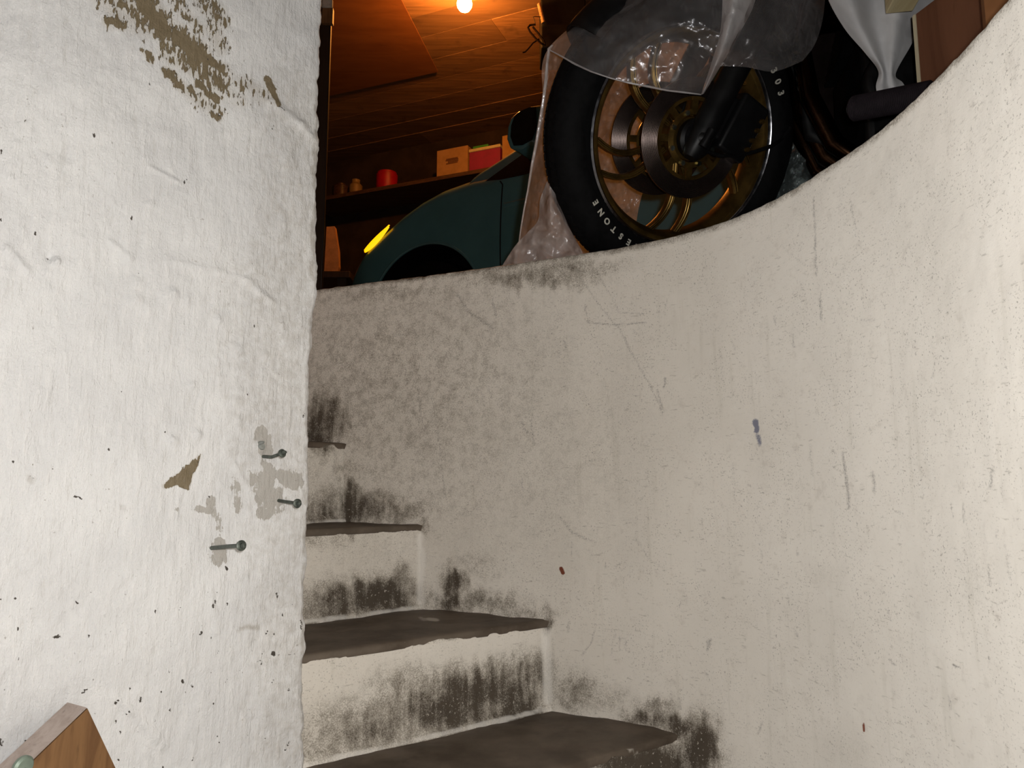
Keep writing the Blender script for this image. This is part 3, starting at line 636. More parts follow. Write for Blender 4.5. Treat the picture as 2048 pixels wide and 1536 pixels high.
# ------------------------------------------------------------------ back shelf and its things
def shelf_pt(x, y, off=.34): return onplane(x, y, WB3 + n3 * off, n3)
sp = shelf_pt(903, 350); SZ = sp[2]
shelf = empty('wall_shelf', tuple(WB3 + d3 * .2 + np.array([0, 0, SZ - FLOOR - .03]))); tag(shelf, 'long dark wooden shelf along the back wall carrying boxes', 'shelf')
m = MB(); m.box(np.array([*(WB + WNb * .18 + WD * .2), SZ - .016]), d3 * 3.2, n3 * .18, (0, 0, .015)); m.build('shelf_board', m_wood('shelf_wood', (.06, .03, .018), (.10, .055, .03)), shelf, smooth=False)
for q in (-2.4, -1.1, .5, 2.0):
    m = MB(); c = np.array([*(WB + WD * q), SZ - .03]); m.box(c + n3 * .16, d3 * .015, n3 * .16, (0, 0, .02)); m.prism([c + n3 * .28, c + n3 * .02 + np.array([0, 0, -.26]), c + n3 * .05 + np.array([0, 0, -.28]), c + n3 * .31], d3 * .02); m.build('bracket', WOODD, shelf, smooth=False)
def shelf_box(x0, x1, ytop, dep, yaw=0):
    a = shelf_pt(x0, 350); b = shelf_pt(x1, 350); c = (a + b) / 2; wv = abs((b - a) @ d3) / 2
    zt = onplane((x0 + x1) / 2, ytop, WB3 + n3 * .34, n3)[2]
    return c - n3 * dep, wv, zt
def sbox(m, c, wv, z0, z1, dep): m.box(np.array([c[0], c[1], (z0 + z1) / 2]), d3 * wv, n3 * dep, (0, 0, (z1 - z0) / 2)); return m
c, wv, zt = shelf_box(873, 935, 296, .12)
cb = empty('cardboard_box', (c[0], c[1], SZ)); tag(cb, 'plain brown cardboard box with faint print on the shelf', 'box', 'boxes on the shelf')
m = sbox(MB(), c, wv, SZ, zt, .12); m.build('carton', CARD, cb, smooth=False, bevel=.004)
m = MB(); fc = np.array([c[0], c[1], 0]) + n3 * .1215
for (u, z, ww, hh) in [(0, .60, .05, .006), (0, .56, .055, .005), (.01, .50, .045, .006), (-.02, .44, .03, .005), (.03, .44, .02, .005)]:
    m.box(fc + d3 * u + np.array([0, 0, SZ + z * (zt - SZ)]), d3 * ww, n3 * .0008, (0, 0, hh))
m.build('faded_print', CARD_INK, cb, smooth=False)
c, wv, zt = shelf_box(938, 1000, 292, .10)
mb_ = empty('magenta_box', (c[0], c[1], SZ)); tag(mb_, 'magenta box with cream lid edge next to the brown carton on the shelf', 'box', 'boxes on the shelf')
sbox(MB(), c, wv, SZ, zt - .03, .10).build('carton', MAGENTA, mb_, smooth=False, bevel=.006)
sbox(MB(), c, wv * 1.02, zt - .03, zt - .005, .104).build('lid', CREAM, mb_, smooth=False, bevel=.006)
m = MB(); m.box(np.array([c[0], c[1], zt + .012]) - d3 * wv * .38, d3 * wv * .5, n3 * .07, (0, 0, .017)); tag(m.build('green_tin', GREEN, smooth=False, bevel=.004), 'small green flat tin lying on the magenta box', 'tin')
c, wv, zt = shelf_box(1003, 1052, 266, .12)
m = sbox(MB(), c, wv, SZ, zt, .11); o_ = m.build('orange_carton', CARD, smooth=False, bevel=.004); tag(o_, 'orange brown carton on the shelf just left of the car mirror', 'box', 'boxes on the shelf')
c, wv, zt = shelf_box(746, 783, 340, .07)
rc = empty('red_canister', (c[0], c[1], SZ)); tag(rc, 'bright red canister standing on the dark shelf', 'canister')
m = MB(); m.lathe([(.0005, 0), (wv * .95, 0), (wv, .008), (wv, (zt - SZ) * .86), (wv * .96, (zt - SZ) * .88), (.0005, (zt - SZ) * .88)], (c[0], c[1], SZ), (0, 0, 1), 32, closed=False); m.build('can_body', RED, rc)
m = MB(); m.lathe([(.0005, (zt - SZ) * .85), (wv * .9, (zt - SZ) * .87), (wv * .9, (zt - SZ)), (.0005, (zt - SZ))], (c[0], c[1], SZ), (0, 0, 1), 32, closed=False); m.build('lid', RED, rc)
c, wv, zt = shelf_box(694, 716, 356, .05)
m = MB(); H = zt - SZ; m.lathe([(.0005, 0), (wv * .8, 0), (wv, .02), (wv, H * .6), (wv * .6, H * .8), (wv * .65, H), (.0005, H)], (c[0], c[1], SZ), (0, 0, 1), 28, closed=False); tag(m.build('ochre_jar', YELLOW), 'dim ochre jar on the shelf left of the red canister', 'jar')
c, wv, zt = shelf_box(662, 690, 364, .05)
m = MB(); H = zt - SZ; m.lathe([(.0005, 0), (wv, 0), (wv, H * .75), (wv * .5, H * .9), (wv * .5, H), (.0005, H)], (c[0], c[1], SZ), (0, 0, 1), 24, closed=False); tag(m.build('brown_bottle', simple('brown_glass', (.06, .03, .02), .3)), 'dark brown bottle nearest the left end of the shelf', 'bottle')
a = shelf_pt(788, 352); b = shelf_pt(832, 352)
m = MB(); m.box(np.array([*((a + b) / 2)[:2], SZ + .055]) - n3 * .1, d3 * .12, n3 * .02, (0, 0, .006)); m.box(np.array([*((a + b) / 2)[:2], SZ + .024]) - n3 * .1, d3 * .1, n3 * .02, (0, 0, .024)); tag(m.build('wooden_ledge_block', WOODD, smooth=False), 'flat dark wooden block right of the red canister', 'wood block')

# orange offcut on a low bench at the far left
P = at(667, 500, 4.35); zb = at(665, 553, 4.35)[2]; zt = at(665, 457, 4.35)[2]
be = empty('low_bench', (P[0], P[1], FLOOR)); tag(be, 'low dark bench in front of the car nose', 'bench')
m = MB(); m.box((P[0] - .15, P[1], zb - .02), (.28, 0, 0), (0, .12, 0), (0, 0, .02)); m.build('bench_top', WOODD, be, smooth=False, bevel=.004)
for sx in (-.38, .08):
    for sy in (-.08, .08):
        m = MB(); m.box((P[0] + sx, P[1] + sy, (FLOOR + zb - .04) / 2), (.025, 0, 0), (0, .025, 0), (0, 0, (zb - .04 - FLOOR) / 2)); m.build('leg', WOODD, be, smooth=False)
x0 = at(653, 500, 4.35)[0]; x1 = at(681, 500, 4.35)[0]
m = MB(); m.prism([(x0, P[1] - .04, zb), (x1 - .012, P[1] - .04, zb), (x1 + .002, P[1] - .04, zb + .05), (x1 - .004, P[1] - .04, zb + .15), (x1 - .03, P[1] - .04, zt), (x0 + .006, P[1] - .04, zt - .003)], (0, .05, 0)); tag(m.build('timber_offcut', simple('raw_orange_timber', (.42, .20, .08), .7, 0, .2, 20, .1), smooth=False), 'upright orange timber offcut beside the white wall edge', 'wood block')

# ------------------------------------------------------------------ black case with cord under the ceiling, right of the bulb
bx = empty('black_case', (.14, 4.0, CZ - .5)); tag(bx, 'black case hanging under the ceiling right of the bulb', 'case')
zc = at(1110, 96, 4.0)[2]; xa = at(1082, 50, 4.0)[0]; xb = at(1172, 50, 4.0)[0]
zc2 = zc
m = MB(); m.box(((xa + xb) / 2, 4.12, (zc + CZ) / 2), ((xb - xa) / 2, 0, 0), (0, .12, 0), (0, 0, (CZ - zc) / 2)); m.build('housing', BLACKP, bx, smooth=False, bevel=.008)
P0 = at(1078, 8, 3.985); P1 = at(1087, 46, 3.985)
m = MB(); m.tube([P0, P1], .0115, 8); m.build('metal_edge', simple('bright_metal', (.75, .6, .4), .3, .8), bx)
m = MB(); hk = [at(x, y, 3.98) for x, y in [(1084, 34), (1070, 33), (1066, 34), (1069, 40), (1071, 50)]]; m.tube(hk, .0022, 6); m.build('wire_hook', BLACKM, bx)
m = MB(); cp = [(1071, 49), (1060, 50), (1056, 55), (1060, 64), (1072, 78), (1084, 88), (1090, 90), (1088, 82), (1076, 66), (1066, 54)]
m.tube([at(x, y, 3.975 + .006 * (i % 2)) for i, (x, y) in enumerate(cp)], .006, 7); m.tube([at(x, y, 3.98) for x, y in [(1078, 78), (1066, 86), (1056, 98), (1050, 104), (1045, 105)]], .0045, 6)
m.build('cord', simple('brown_cord', (.006, .003, .002), .8, 0, .2, 40, .1, .05), bx)
m = MB(); xp = at(1176, 30, 4.3)[0]; m.box((xp, 4.3, (FLOOR + CZ) / 2), (.016, 0, 0), (0, .04, 0), (0, 0, (CZ - FLOOR) / 2)); m.build('trim_3', PANEL, smooth=False); tag(bpy.data.objects['trim_3'], 'reddish brown upright behind the black case', 'post', kind='structure')

# ------------------------------------------------------------------ car
CE = np.array([.8387, -.5446, 0.]); CN = np.array([-.5446, -.8387, 0.]); CP = np.array([-.400, 3.4135, FLOOR])
def car(t, h, inw=0.0): return CP + CE * t - CN * inw + np.array([0, 0, h])
HS = ([-.80, -.72, -.63, -.56, -.495, -.43, -.345, -.26, -.17, -.06, .05, .17, .24, .34, 3.2], [.34, .46, .545, .605, .653, .695, .742, .788, .840, .886, .915, .925, .930, .925, .93])
def hs(t): return np.interp(t, *HS)
def planr(t): return .30 * np.clip((-.30 - t) / .5, 0, 1) ** 2.2
def sidein(h): return .035 * ((h - .55) / .4) ** 2 * (1 if h > .55 else 1.3)
AC, AH, AR = -.025, .295, .345
carr = empty('car', tuple(car(1.2, 0, .8))); tag(carr, 'teal hatchback parked behind the plastic wrapped motorcycle', 'car')
ts = np.arange(-.78, 3.05, .02); rows = []
for t in ts:
    H = hs(t); r0 = planr(t); pts = []
    for h in np.linspace(.20, max(.24, H - .07), 26): pts.append((h, r0 + sidein(h)))
    i0 = pts[-1][1]
    for q in np.linspace(.2, 1, 5) * math.pi / 2: pts.append((max(.24, H - .07) + .07 * math.sin(q), i0 + .10 * (1 - math.cos(q))))
    for u, z in ((.2, .015), (.4, .03), (.6, .037), (.8, .04)): pts.append((H + z, u))
    full = [car(t, h, i) for h, i in pts] + [car(t, h, 1.6 - i) for h, i in pts[::-1]]
    rows.append(full)
G = np.array(rows)
V = G.reshape(-1, 3); R, Cc = G.shape[:2]
loc = V - CP; tt = loc @ CE; hh = loc[:, 2]; ii = -(loc @ CN)
rr = np.hypot(tt - AC, hh - AH)
nearside = (ii < .2)
faces = []
for i in range(R - 1):
    for j in range(Cc - 1):
        q = [i * Cc + j, i * Cc + j + 1, (i + 1) * Cc + j + 1, (i + 1) * Cc + j]
        if nearside[q].all() and np.hypot(tt[q].mean() - AC, hh[q].mean() - AH) < AR: continue
        q2 = q
        if nearside[q].all() and np.hypot(tt[q].mean() - 2.42, hh[q].mean() - AH) < AR: continue
        faces.append(tuple(q2))
sn = nearside & (np.abs(rr - AR) < .022) & (hh > .2)
for i in np.where(sn)[0]:
    k = AR / rr[i]; V[i] = V[i] + CE * ((tt[i] - AC) * (k - 1)) + np.array([0, 0, (hh[i] - AH) * (k - 1)])
m = MB(); m.add(V, faces); m.build('body_shell', TEAL, carr)
def arch_parts(tc):
    m = MB(); lip = []
    for q in np.linspace(-.28, math.pi + .28, 60):
        lip.append((tc + AR * math.cos(q), AH + AR * math.sin(q)))
    g = np.array([[car(t, h, sidein(max(h, .2)) - .004) for t, h in lip], [car(tc + (t - tc) * 1.015, AH + (h - AH) * 1.015, sidein(max(h, .2)) + .004) for t, h in lip]])
    m.grid(g); m.tube([car(t, h, sidein(max(h, .2)) + .004) for t, h in lip], .008, 8); m.build('arch_lip', TEAL, carr)
    m = MB(); m.grid(np.array([[car(t, h, d) for t, h in lip] for d in (.01, .12, .26)])); m.add([car(t, h, .26) for t, h in lip], [tuple(range(len(lip)))]); m.build('wheel_arch_liner', BLACKP, carr)
    wh = car(tc, .285, .10); ax = -CN
    m = MB(); m.lathe([(.17, -.07), (.24, -.078), (.275, -.06), (.285, -.03), (.285, .05), (.275, .075), (.24, .085), (.17, .08)], wh, ax, 48); ty = m.build('tyre', RUBBER, carr)
    m = MB(); m.lathe([(.0005, -.05), (.04, -.055), (.06, -.04), (.13, -.05), (.17, -.066), (.17, .05), (.0005, .05)], wh, ax, 40, closed=False)
    for k in range(8):
        a = 2 * math.pi * k / 8; u = CE * math.cos(a) + np.array([0, 0, math.sin(a)]); v = np.cross(u, CN); m.box(wh + CN * .05 + u * .105, u * .05, v * .012, CN * .006)
    m.build('hubcap', simple('grey_hubcap', (.10, .10, .11), .4, .4), carr)
arch_parts(AC); arch_parts(2.42)
# cabin
HT = ([.20, .24, .34, .50, .80, 1.10, 1.35, 1.9, 2.5, 2.75, 2.98, 3.03], [.900, .945, .985, 1.06, 1.215, 1.345, 1.385, 1.40, 1.375, 1.31, 1.02, .92])
def ht(t): return np.interp(t, *HT)
def tum(h): return .035 * .7 + .34 * max(0, h - .86)
rows = []
for t in np.arange(.20, 3.03, .03):
    H = ht(t); pts = [(h, tum(h)) for h in np.linspace(.84, max(.86, H - .035), 10)]; i0 = pts[-1][1]
    for q in np.linspace(.25, 1, 4) * math.pi / 2: pts.append((max(.86, H - .035) + .035 * math.sin(q), i0 + .05 * (1 - math.cos(q))))
    for u in (.35, .55, .8): pts.append((H + .02 * (u - .1), max(u, i0 + .06)))
    rows.append([car(t, h, i) for h, i in pts] + [car(t, h, 1.6 - i) for h, i in pts[::-1]])
m = MB(); m.grid(np.array(rows)); m.build('cabin', TEAL, carr)
def sidepoly(m, P, off=.005, th=.008):
    a = [car(t, h, tum(h) - off) for t, h in P]; m.prism(a, -CN * th)
m = MB(); sidepoly(m, [(.315, .882), (.42, .940), (.50, .982), (.72, 1.105), (.98, 1.245), (1.12, 1.295), (1.34, 1.31), (1.36, .885), (1.1, .868), (.8, .860), (.5, .862), (.40, .868)]); m.build('side_window', DARKGLASS, carr, smooth=False)
m = MB(); sidepoly(m, [(1.44, .885), (1.42, 1.315), (1.9, 1.32), (2.35, 1.27), (2.6, 1.12), (2.62, .93), (2.5, .90)]); m.build('side_window', DARKGLASS, carr, smooth=False)
m = MB(); g = []
for t in np.linspace(.30, 1.10, 9):
    g.append([car(t + .02 * math.sin(math.pi * u) * -1, ht(t) + .012 + .022 * math.sin(math.pi * u), tum(ht(t)) + .09 + u * (1.42 - 2 * tum(ht(t)))) for u in np.linspace(0, 1, 9)])
m.grid(np.array(g)); m.build('windscreen', DARKGLASS, carr)
# door seams, waist moulding, headlamp, indicator, bumper
m = MB(); sm = [(.415, h) for h in np.linspace(.24, .84, 12)] + [(.40, .86)]
m.tube([car(t, h, sidein(h) + .0005) for t, h in sm], .0035, 6); m.build('door_seam', BLACKP, carr)
m = MB(); m.tube([car(t, .735, sidein(.735) - .001) for t in np.linspace(.43, 1.5, 12)], .012, 8, flat=.45, side=CN); m.build('swage_line', TEAL, carr)
hlp = [(-.43, .690), (-.50, .640), (-.57, .585), (-.66, .50), (-.60, .47), (-.50, .56)]
m = MB(); g = []
for u in np.linspace(0, 1, 7):
    t = -.66 + .26 * u
    g.append([car(t - .006, hs(t) - .07 + .07 * v + .006, planr(t) + .02 + .14 * v) for v in np.linspace(.0, 1.0, 5)])
m.grid(np.array(g)); m.build('headlamp', LAMPGLASS, carr)
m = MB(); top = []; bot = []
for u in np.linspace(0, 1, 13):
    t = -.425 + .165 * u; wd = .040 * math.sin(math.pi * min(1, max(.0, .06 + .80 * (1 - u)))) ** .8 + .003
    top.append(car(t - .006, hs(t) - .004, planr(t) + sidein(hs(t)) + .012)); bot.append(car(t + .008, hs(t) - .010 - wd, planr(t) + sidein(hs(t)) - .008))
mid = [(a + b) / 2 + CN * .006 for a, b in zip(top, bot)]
m.grid(np.array([top, mid, bot])); il = m.build('indicator_lens', AMBER_FLASH_GLOW, carr, solid=.006); il['label'] = 'amber turn indicator with added flash glow'
m = MB(); m.tube([car(t, .38, planr(t) - .012) for t in np.linspace(-.76, -.37, 10)], .06, 10, flat=.5, side=CN); m.build('bumper', TEAL, carr)
# door mirror
m = MB(); mc = onplane(1058, 262, CP - CN * -.10, CN); 
mu = np.array([0, 0, 1.]); prof = []
sh = [(-.055, -.085), (-.075, -.03), (-.070, .03), (-.05, .075), (-.01, .095), (.05, .10), (.085, .09), (.09, -.02), (.06, -.08), (.0, -.095)]
m = MB(); a = [mc + CE * u + mu * v for u, v in sh]; b = [mc + CE * (u * .86) + mu * (v * .86) + CN * .035 - CE * .03 for u, v in sh]; c_ = [mc + CE * u + mu * v - CN * .11 for u, v in sh]
n_ = len(sh); m.add(a + b + c_, [(i, (i + 1) % n_, n_ + (i + 1) % n_, n_ + i) for i in range(n_)] + [tuple(range(n_, 2 * n_))] + [(i, 2 * n_ + i, 2 * n_ + (i + 1) % n_, (i + 1) % n_) for i in range(n_)] + [tuple(range(2 * n_, 3 * n_))])
mir = m.build('door_mirror', TEAL, carr, bevel=.012, seg_=3)
m = MB(); m.prism([mc + CE * (u * .78 + .012) + mu * (v * .80) + CN * .038 - CE * .02 for u, v in sh], CN * .004); m.build('mirror_face', BLACKP, mir, smooth=False)
m = MB(); m.box(mc - CN * .13 + mu * -.07, CE * .05, CN * .06, mu * .022); m.build('mirror_foot', BLACKP, carr, bevel=.006)
# ------------------------------------------------------------------ motorcycle
WCn = np.array([.3703, 1.6122, EYE + .7702]); th_, ln_ = .4072, .40
h_ = np.array([math.cos(th_), math.sin(th_), 0]); n0 = np.array([math.sin(th_), -math.cos(th_), 0]); zz = np.array([0, 0, 1.])
wn = n0 * math.cos(ln_) - zz * math.sin(ln_); wu = zz * math.cos(ln_) + n0 * math.sin(ln_)
RT, RL = .320, .2335
def W(r, ang, n=0.0): a = math.radians(ang); return WCn + wn * n + r * (math.cos(a) * h_ + math.sin(a) * wu)
def Wxy(x, y, n=0.0): return WCn + wn * n + x * h_ + y * wu
contact = WCn - wu * RT
def m_turned(name, col, rough, period):
    t = NT(name); c = t.n('ShaderNodeTexCoord'); o = np.array([contact[0], contact[1], FLOOR])
    a = t.n('ShaderNodeVectorMath', operation='SUBTRACT'); t.l(c.outputs['Object'], a.inputs[0]); a.inputs[1].default_value = tuple(WCn - o)
    b = t.n('ShaderNodeVectorMath', operation='CROSS_PRODUCT'); t.l(a.outputs[0], b.inputs[0]); b.inputs[1].default_value = tuple(wn)
    l_ = t.n('ShaderNodeVectorMath', operation='LENGTH'); t.l(b.outputs[0], l_.inputs[0])
    h = t.math('SINE', t.math('MULTIPLY', l_.outputs['Value'], 2 * math.pi / period))
    nz = t.noise(30, 4, .6)
    return t.done(t.mix(t.ramp(nz, .3, .7), tuple(x * .7 for x in col), col), rough, .9, t.bump(h, .8, period * .12), .5)
DISC = m_turned('turned_disc_steel', (.13, .10, .09), .26, .0022)
bike = empty('motorcycle', (float(contact[0]), float(contact[1]), FLOOR)); tag(bike, 'motorcycle with gold spoked front wheel parked on the garage floor', 'motorcycle')
m = MB(); prof = []
for q in np.linspace(-100, 100, 17): 
    a = math.radians(q); prof.append((RT - .056 * (1 - math.cos(a)) * (1.0 if abs(q) < 90 else 1.0), .054 * math.sin(a)))
prof = [(RL - .004, -.036), (RL + .012, -.046)] + prof + [(RL + .012, .046), (RL - .004, .036)]
m.lathe(prof, WCn, wn, 120); tyre = m.build('tyre', RUBBER, bike)
m = MB()                                                         # tread grooves read as raised zigzag blocks along the shoulder
for k in range(120):
    a = 360 * k / 120
    for (n0_, n1_, r0, r1) in [(.010, .026, RT - .0008, RT - .0062), (-.010, -.026, RT - .0008, RT - .0062)]:
        p = [W(r0, a, n0_), W(r0, a + 2.2, n0_), W(r1, a + 2.9, n1_), W(r1, a + .8, n1_)]
        c0 = sum(p) / 4; e = unit(c0 - WCn - wn * ((c0 - WCn) @ wn)) * .0014 + wn * np.sign(n0_) * .0006
        m.prism([q - e for q in p], e * 2)
m.build('tread_pattern', RUBBER, tyre, smooth=False)
# raised lettering
def letters(txt, ang0, step, r, hgt):
    V = []; Fc = []
    for i, ch in enumerate(txt):
        cu = bpy.data.curves.new('t', 'FONT'); cu.body = ch; cu.size = hgt / .72; cu.align_x = 'CENTER'; cu.resolution_u = 4; cu.extrude = .0006; cu.offset = .0006
        to = bpy.data.objects.new('t', cu); COL.objects.link(to); dg = bpy.context.evaluated_depsgraph_get(); me = to.evaluated_get(dg).to_mesh()
        a = math.radians(ang0 - step * i); rad = math.cos(a) * h_ + math.sin(a) * wu; tan = math.sin(a) * h_ - math.cos(a) * wu
        b = len(V)
        for v in me.vertices:
            rr_ = r + v.co.y
            # sidewall bulge at this radius
            q = (RT - rr_) / .056; nz = .054 * math.sin(math.acos(max(-1, min(1, 1 - q)))) if q < 1 else .054 - (q - 1) * .012
            V.append(WCn + rad * rr_ + tan * v.co.x + wn * (nz + .0016 + v.co.z))
        Fc += [tuple(b + j for j in p.vertices) for p in me.polygons]
        bpy.data.objects.remove(to); bpy.data.curves.remove(cu)
    return V, Fc
def wang(x, y, n=.05):
    P = onplane(x, y, WCn + wn * n, wn) - WCn; return math.degrees(math.atan2(P @ wu, P @ h_)), math.hypot(P @ wu, P @ h_)
aE, rE = wang(1191, 404); aE2, rE2 = wang(1255, 485)
stp = ((aE2 - aE) % 360) / 5.0
m = MB(); m.add(*letters('BRIDGESTONE', aE + stp * 10, stp, RL + .021, .0135)); lt = m.build('raised_lettering', LETTER, tyre, smooth=False); lt['label'] = 'raised white lettering on the tyre sidewall'
a0, r0 = wang(1543, 170); a3, r3 = wang(1550, 191)
m = MB(); m.add(*letters('303', a0 + (a0 - a3), (a0 - a3), RL + .021, .0150)); m.build('raised_lettering', LETTER, tyre, smooth=False)
# rim
m = MB(); m.lathe([(RL + .003, .036), (RL + .003, .044), (RL - .001, .047), (RL - .005, .044), (RL - .008, .034), (RL - .006, .030), (RL - .002, .032)], WCn, wn, 120); m.build('rim_lip', CHROME, bike)['label'] = 'polished silver rim lip'
m = MB(); m.lathe([(RL - .010, .040), (RL - .016, .038), (RL - .026, .022), (RL - .030, .012), (RL - .030, -.012), (RL - .026, -.022), (RL - .010, -.040), (RL, -.044), (RL + .002, 0), (RL, .040)], WCn, wn, 120)
rim = m.build('rim', GOLD, bike)
m = MB(); m.lathe([(.0005, .060), (.045, .060), (.050, .045), (.046, .03), (.042, -.03), (.050, -.045), (.045, -.06), (.0005, -.06)], WCn, wn, 48, closed=False); hub = m.build('hub', GOLD, bike)
angs = [wang(1190, 278, .02)[0], wang(1197, 347, .02)[0], wang(1290, 456, .02)[0], wang(1347, 466, .02)[0]]
pc = (angs[0] + angs[1]) / 2; sp_ = abs(((angs[0] - angs[1] + 180) % 360) - 180) / 2
for k in range(5):
    for sgn in (-1, 1):
        a_rim = pc + 72 * k + sgn * sp_; a_hub = pc + 72 * k + sgn * sp_ * .9 + (10 if sgn > 0 else 6)
        pts = []
        for u in np.linspace(0, 1, 12):
            r = .046 + (RL - .026 - .046) * u; aa = a_hub + (a_rim - a_hub) * u ** 1.4 + 9 * math.sin(math.pi * u); pts.append(W(r, aa, .014 - .006 * u))
        m = MB(); m.tube(pts, [.0085 - .0015 * u for u in np.linspace(0, 1, 12)], 8, flat=1.7, side=wn)
        for off in (-.004, .004): m.tube([p + wn * .0125 + off * unit(np.cross(wn, pts[min(i + 1, 11)] - pts[max(0, i - 1)])) for i, p in enumerate(pts)], .0018, 6)
        m.build('spoke', GOLD, rim)
def disc(nn, name='brake_disc'):
    m = MB(); m.lathe([(.086, -.0025), (.127, -.0025), (.127, .0025), (.086, .0025)], WCn + wn * nn, wn, 96); d = m.build(name, DISC, bike)
    m = MB(); m.lathe([(.050, -.003), (.060, -.003), (.062, .004), (.050, .006)], WCn + wn * nn, wn, 64); m.lathe([(.080, -.003), (.088, -.004), (.088, .004), (.080, .003)], WCn + wn * nn, wn, 64)
    for k in range(8):
        a = 45 * k + 8; c = W(.070, a, nn); u = unit(W(.08, a) - W(.06, a)); v = np.cross(wn, u); m.box(c, u * .015, v * .0075, wn * .004)
    m.build('disc_carrier', GOLD, d)
    if nn > 0:
        for k in range(8):
            m = MB(); c = W(.056, 45 * k + 30, nn); m.lathe([(.0005, .010), (.0055, .010), (.0062, .004), (.0062, 0), (.0005, 0)], c, wn, 8, closed=False); m.build('disc_bolt', BOLT, d)
disc(.066); disc(-.066)
m = MB(); m.lathe([(.0005, .075), (.020, .075), (.024, .082), (.024, .104), (.017, .108), (.017, .118), (.010, .124), (.0005, .124)], WCn, wn, 28, closed=False); m.lathe([(.024, .062), (.033, .066), (.034, .076), (.024, .078)], WCn, wn, 36); m.build('axle_nut', BLACKM, hub)
m = MB(); m.lathe([(.0005, .070), (.040, .070), (.043, .074), (.043, .088), (.036, .094), (.0005, .094)], WCn, wn, 40, closed=False); m.build('bearing_cover', BLACKM, hub)
# fork legs: up and to the rear in the wheel plane
P = onplane(1500, 95, WCn + wn * .095, wn) - (WCn + wn * .095); fd = unit(h_ * (P @ h_) * .92 + wu * (P @ wu)); fv = np.cross(wn, fd)
for s_ in (1, -1):
    m = MB(); o = WCn + wn * .095 * s_
    m.tube([o - fd * .045, o - fd * .03, o + fd * .02, o + fd * .10, o + fd * .30, o + fd * .40, o + fd * .41], [.016, .024, .030, .029, .029, .030, .024], 24)
    m.tube([o + fd * .40, o + fd * .80], .0185, 20); fk = m.build('fork_leg', BLACKM, bike)
    if s_ == 1:
        m = MB(); m.tube([o + fv * .0 - fd * .02 + wn * .028, o + fd * .02 + wn * .03], .010, 10); m.build('axle_clamp', BLACKM, fk)
    # caliper trailing the leg
    sg = -1 if (fv @ h_) < 0 else 1
    m = MB(); cc = o + fd * .075 + fv * sg * .088 - wn * s_ * .022
    m.box(cc, fd * .066, fv * .040, wn * .028); m.box(cc + fd * .0 - fv * sg * .045, fd * .050, fv * .030, wn * .012); cal = m.build('brake_caliper', BLACKM, bike, bevel=.008, seg_=3)
    for u in (-.034, -.012, .012, .034):
        m = MB(); m.lathe([(.0005, .034), (.005, .034), (.006, .028), (.006, .020), (.0005, .020)], cc + fd * u + fv * sg * .030, wn * s_, 10, closed=False); m.build('caliper_bolt', GOLD, cal)
hp = [(1415, 303), (1440, 312), (1475, 311), (1510, 303), (1540, 293), (1562, 280), (1580, 255)]
m = MB(); m.tube([onplane(x, y, WCn + wn * (.11 - .004 * i), wn) for i, (x, y) in enumerate(hp)], .0042, 8); m.build('brake_hose', BLACKP, bike)
# front mudguard above the tyre
m = MB(); g = []
for a in np.linspace(35, 150, 26):
    g.append([W(RT + .028 - .050 * (abs(u) ** 2.2), a, .066 * u) for u in np.linspace(-1, 1, 11)])
m.grid(np.array(g)); m.build('mudguard', BLACKP, bike, solid=.004)
# yoke, headlamp shell, tank, engine and pipes behind
top = WCn + fd * .70
m = MB(); m.box(top, wn * .13, fv * .035, fd * .018); m.box(top + fd * .09, wn * .125, fv * .03, fd * .014); m.tube([top - fd * .02, top + fd * .16], .03, 16); m.build('fork_yoke', BLACKM, bike, bevel=.006)
rd = unit([.98, -.16, 0]); sd = np.array([rd[1], -rd[0], 0.])
if sd[1] > 0: sd = -sd
base = np.array([.70, 1.60, FLOOR])
def bk(a, b, z): return base + rd * a + sd * b + zz * z
m = MB(); m.box(bk(.22, 0, .34), rd * .16, sd * .12, zz * .13); m.tube([bk(.12, .115, .34), bk(.12, .155, .34)], .07, 28); m.tube([bk(.31, .115, .33), bk(.31, .15, .33)], .085, 28); eng = m.build('engine', BLACKM, bike, bevel=.015, seg_=3)
m = MB()
for k in range(9): m.box(bk(.13 + .012 * k * .4, 0, .50 + .020 * k), rd * .075, sd * .16, zz * .0045)
m.box(bk(.15, 0, .58), rd * .055, sd * .14, zz * .11); m.build('cooling_fins', BLACKM, eng, smooth=False)
for b in (.06, -.01, -.08):
    m = MB(); m.tube([bk(.09, b, .62), bk(.03, b, .615), bk(-.03, b, .57), bk(-.05, b, .48), bk(-.035, b, .36), bk(.01, b, .25), bk(.10, b, .17), bk(.4, b, .15)], .0215, 16); m.build('exhaust_pipe', COPPER, bike)
m = MB(); m.tube([bk(-.12, 0, 1.02), bk(-.075, 0, .80), bk(-.02, .0, .30), bk(.10, 0, .20), bk(.5, 0, .2)], .018, 14); m.build('frame_tube', BLACKM, bike)
m = MB(); m.tube([bk(-.08, 0, .98), bk(.3, 0, .86), bk(.8, 0, .75)], .022, 14); m.build('frame_tube', BLACKM, bike)
m = MB(); g = [[bk(-.12 + .9 * u, -.16 - .05 * math.sin(math.pi * v), .06 + .98 * v) for v in np.linspace(0, 1, 12)] for u in np.linspace(0, 1, 14)]
m.grid(np.array(g)); m.build('side_fairing', simple('matte_fairing', (.012, .007, .006), .5, 0, .3, 20, .1, .2), bike, solid=.004)
m = MB(); g = []
for u in np.linspace(0, 1, 14):
    rr_ = .15 * math.sin(math.pi * min(1, .12 + .80 * u)) ** .5; g.append([bk(-.02 + .62 * u, rr_ * math.cos(q), .80 + rr_ * 1.0 * math.sin(q) * (1 if math.sin(q) > 0 else .45)) for q in np.linspace(0, 2 * math.pi, 20)])
m.grid(np.array(g)); m.build('fuel_tank', BLACKM, bike)
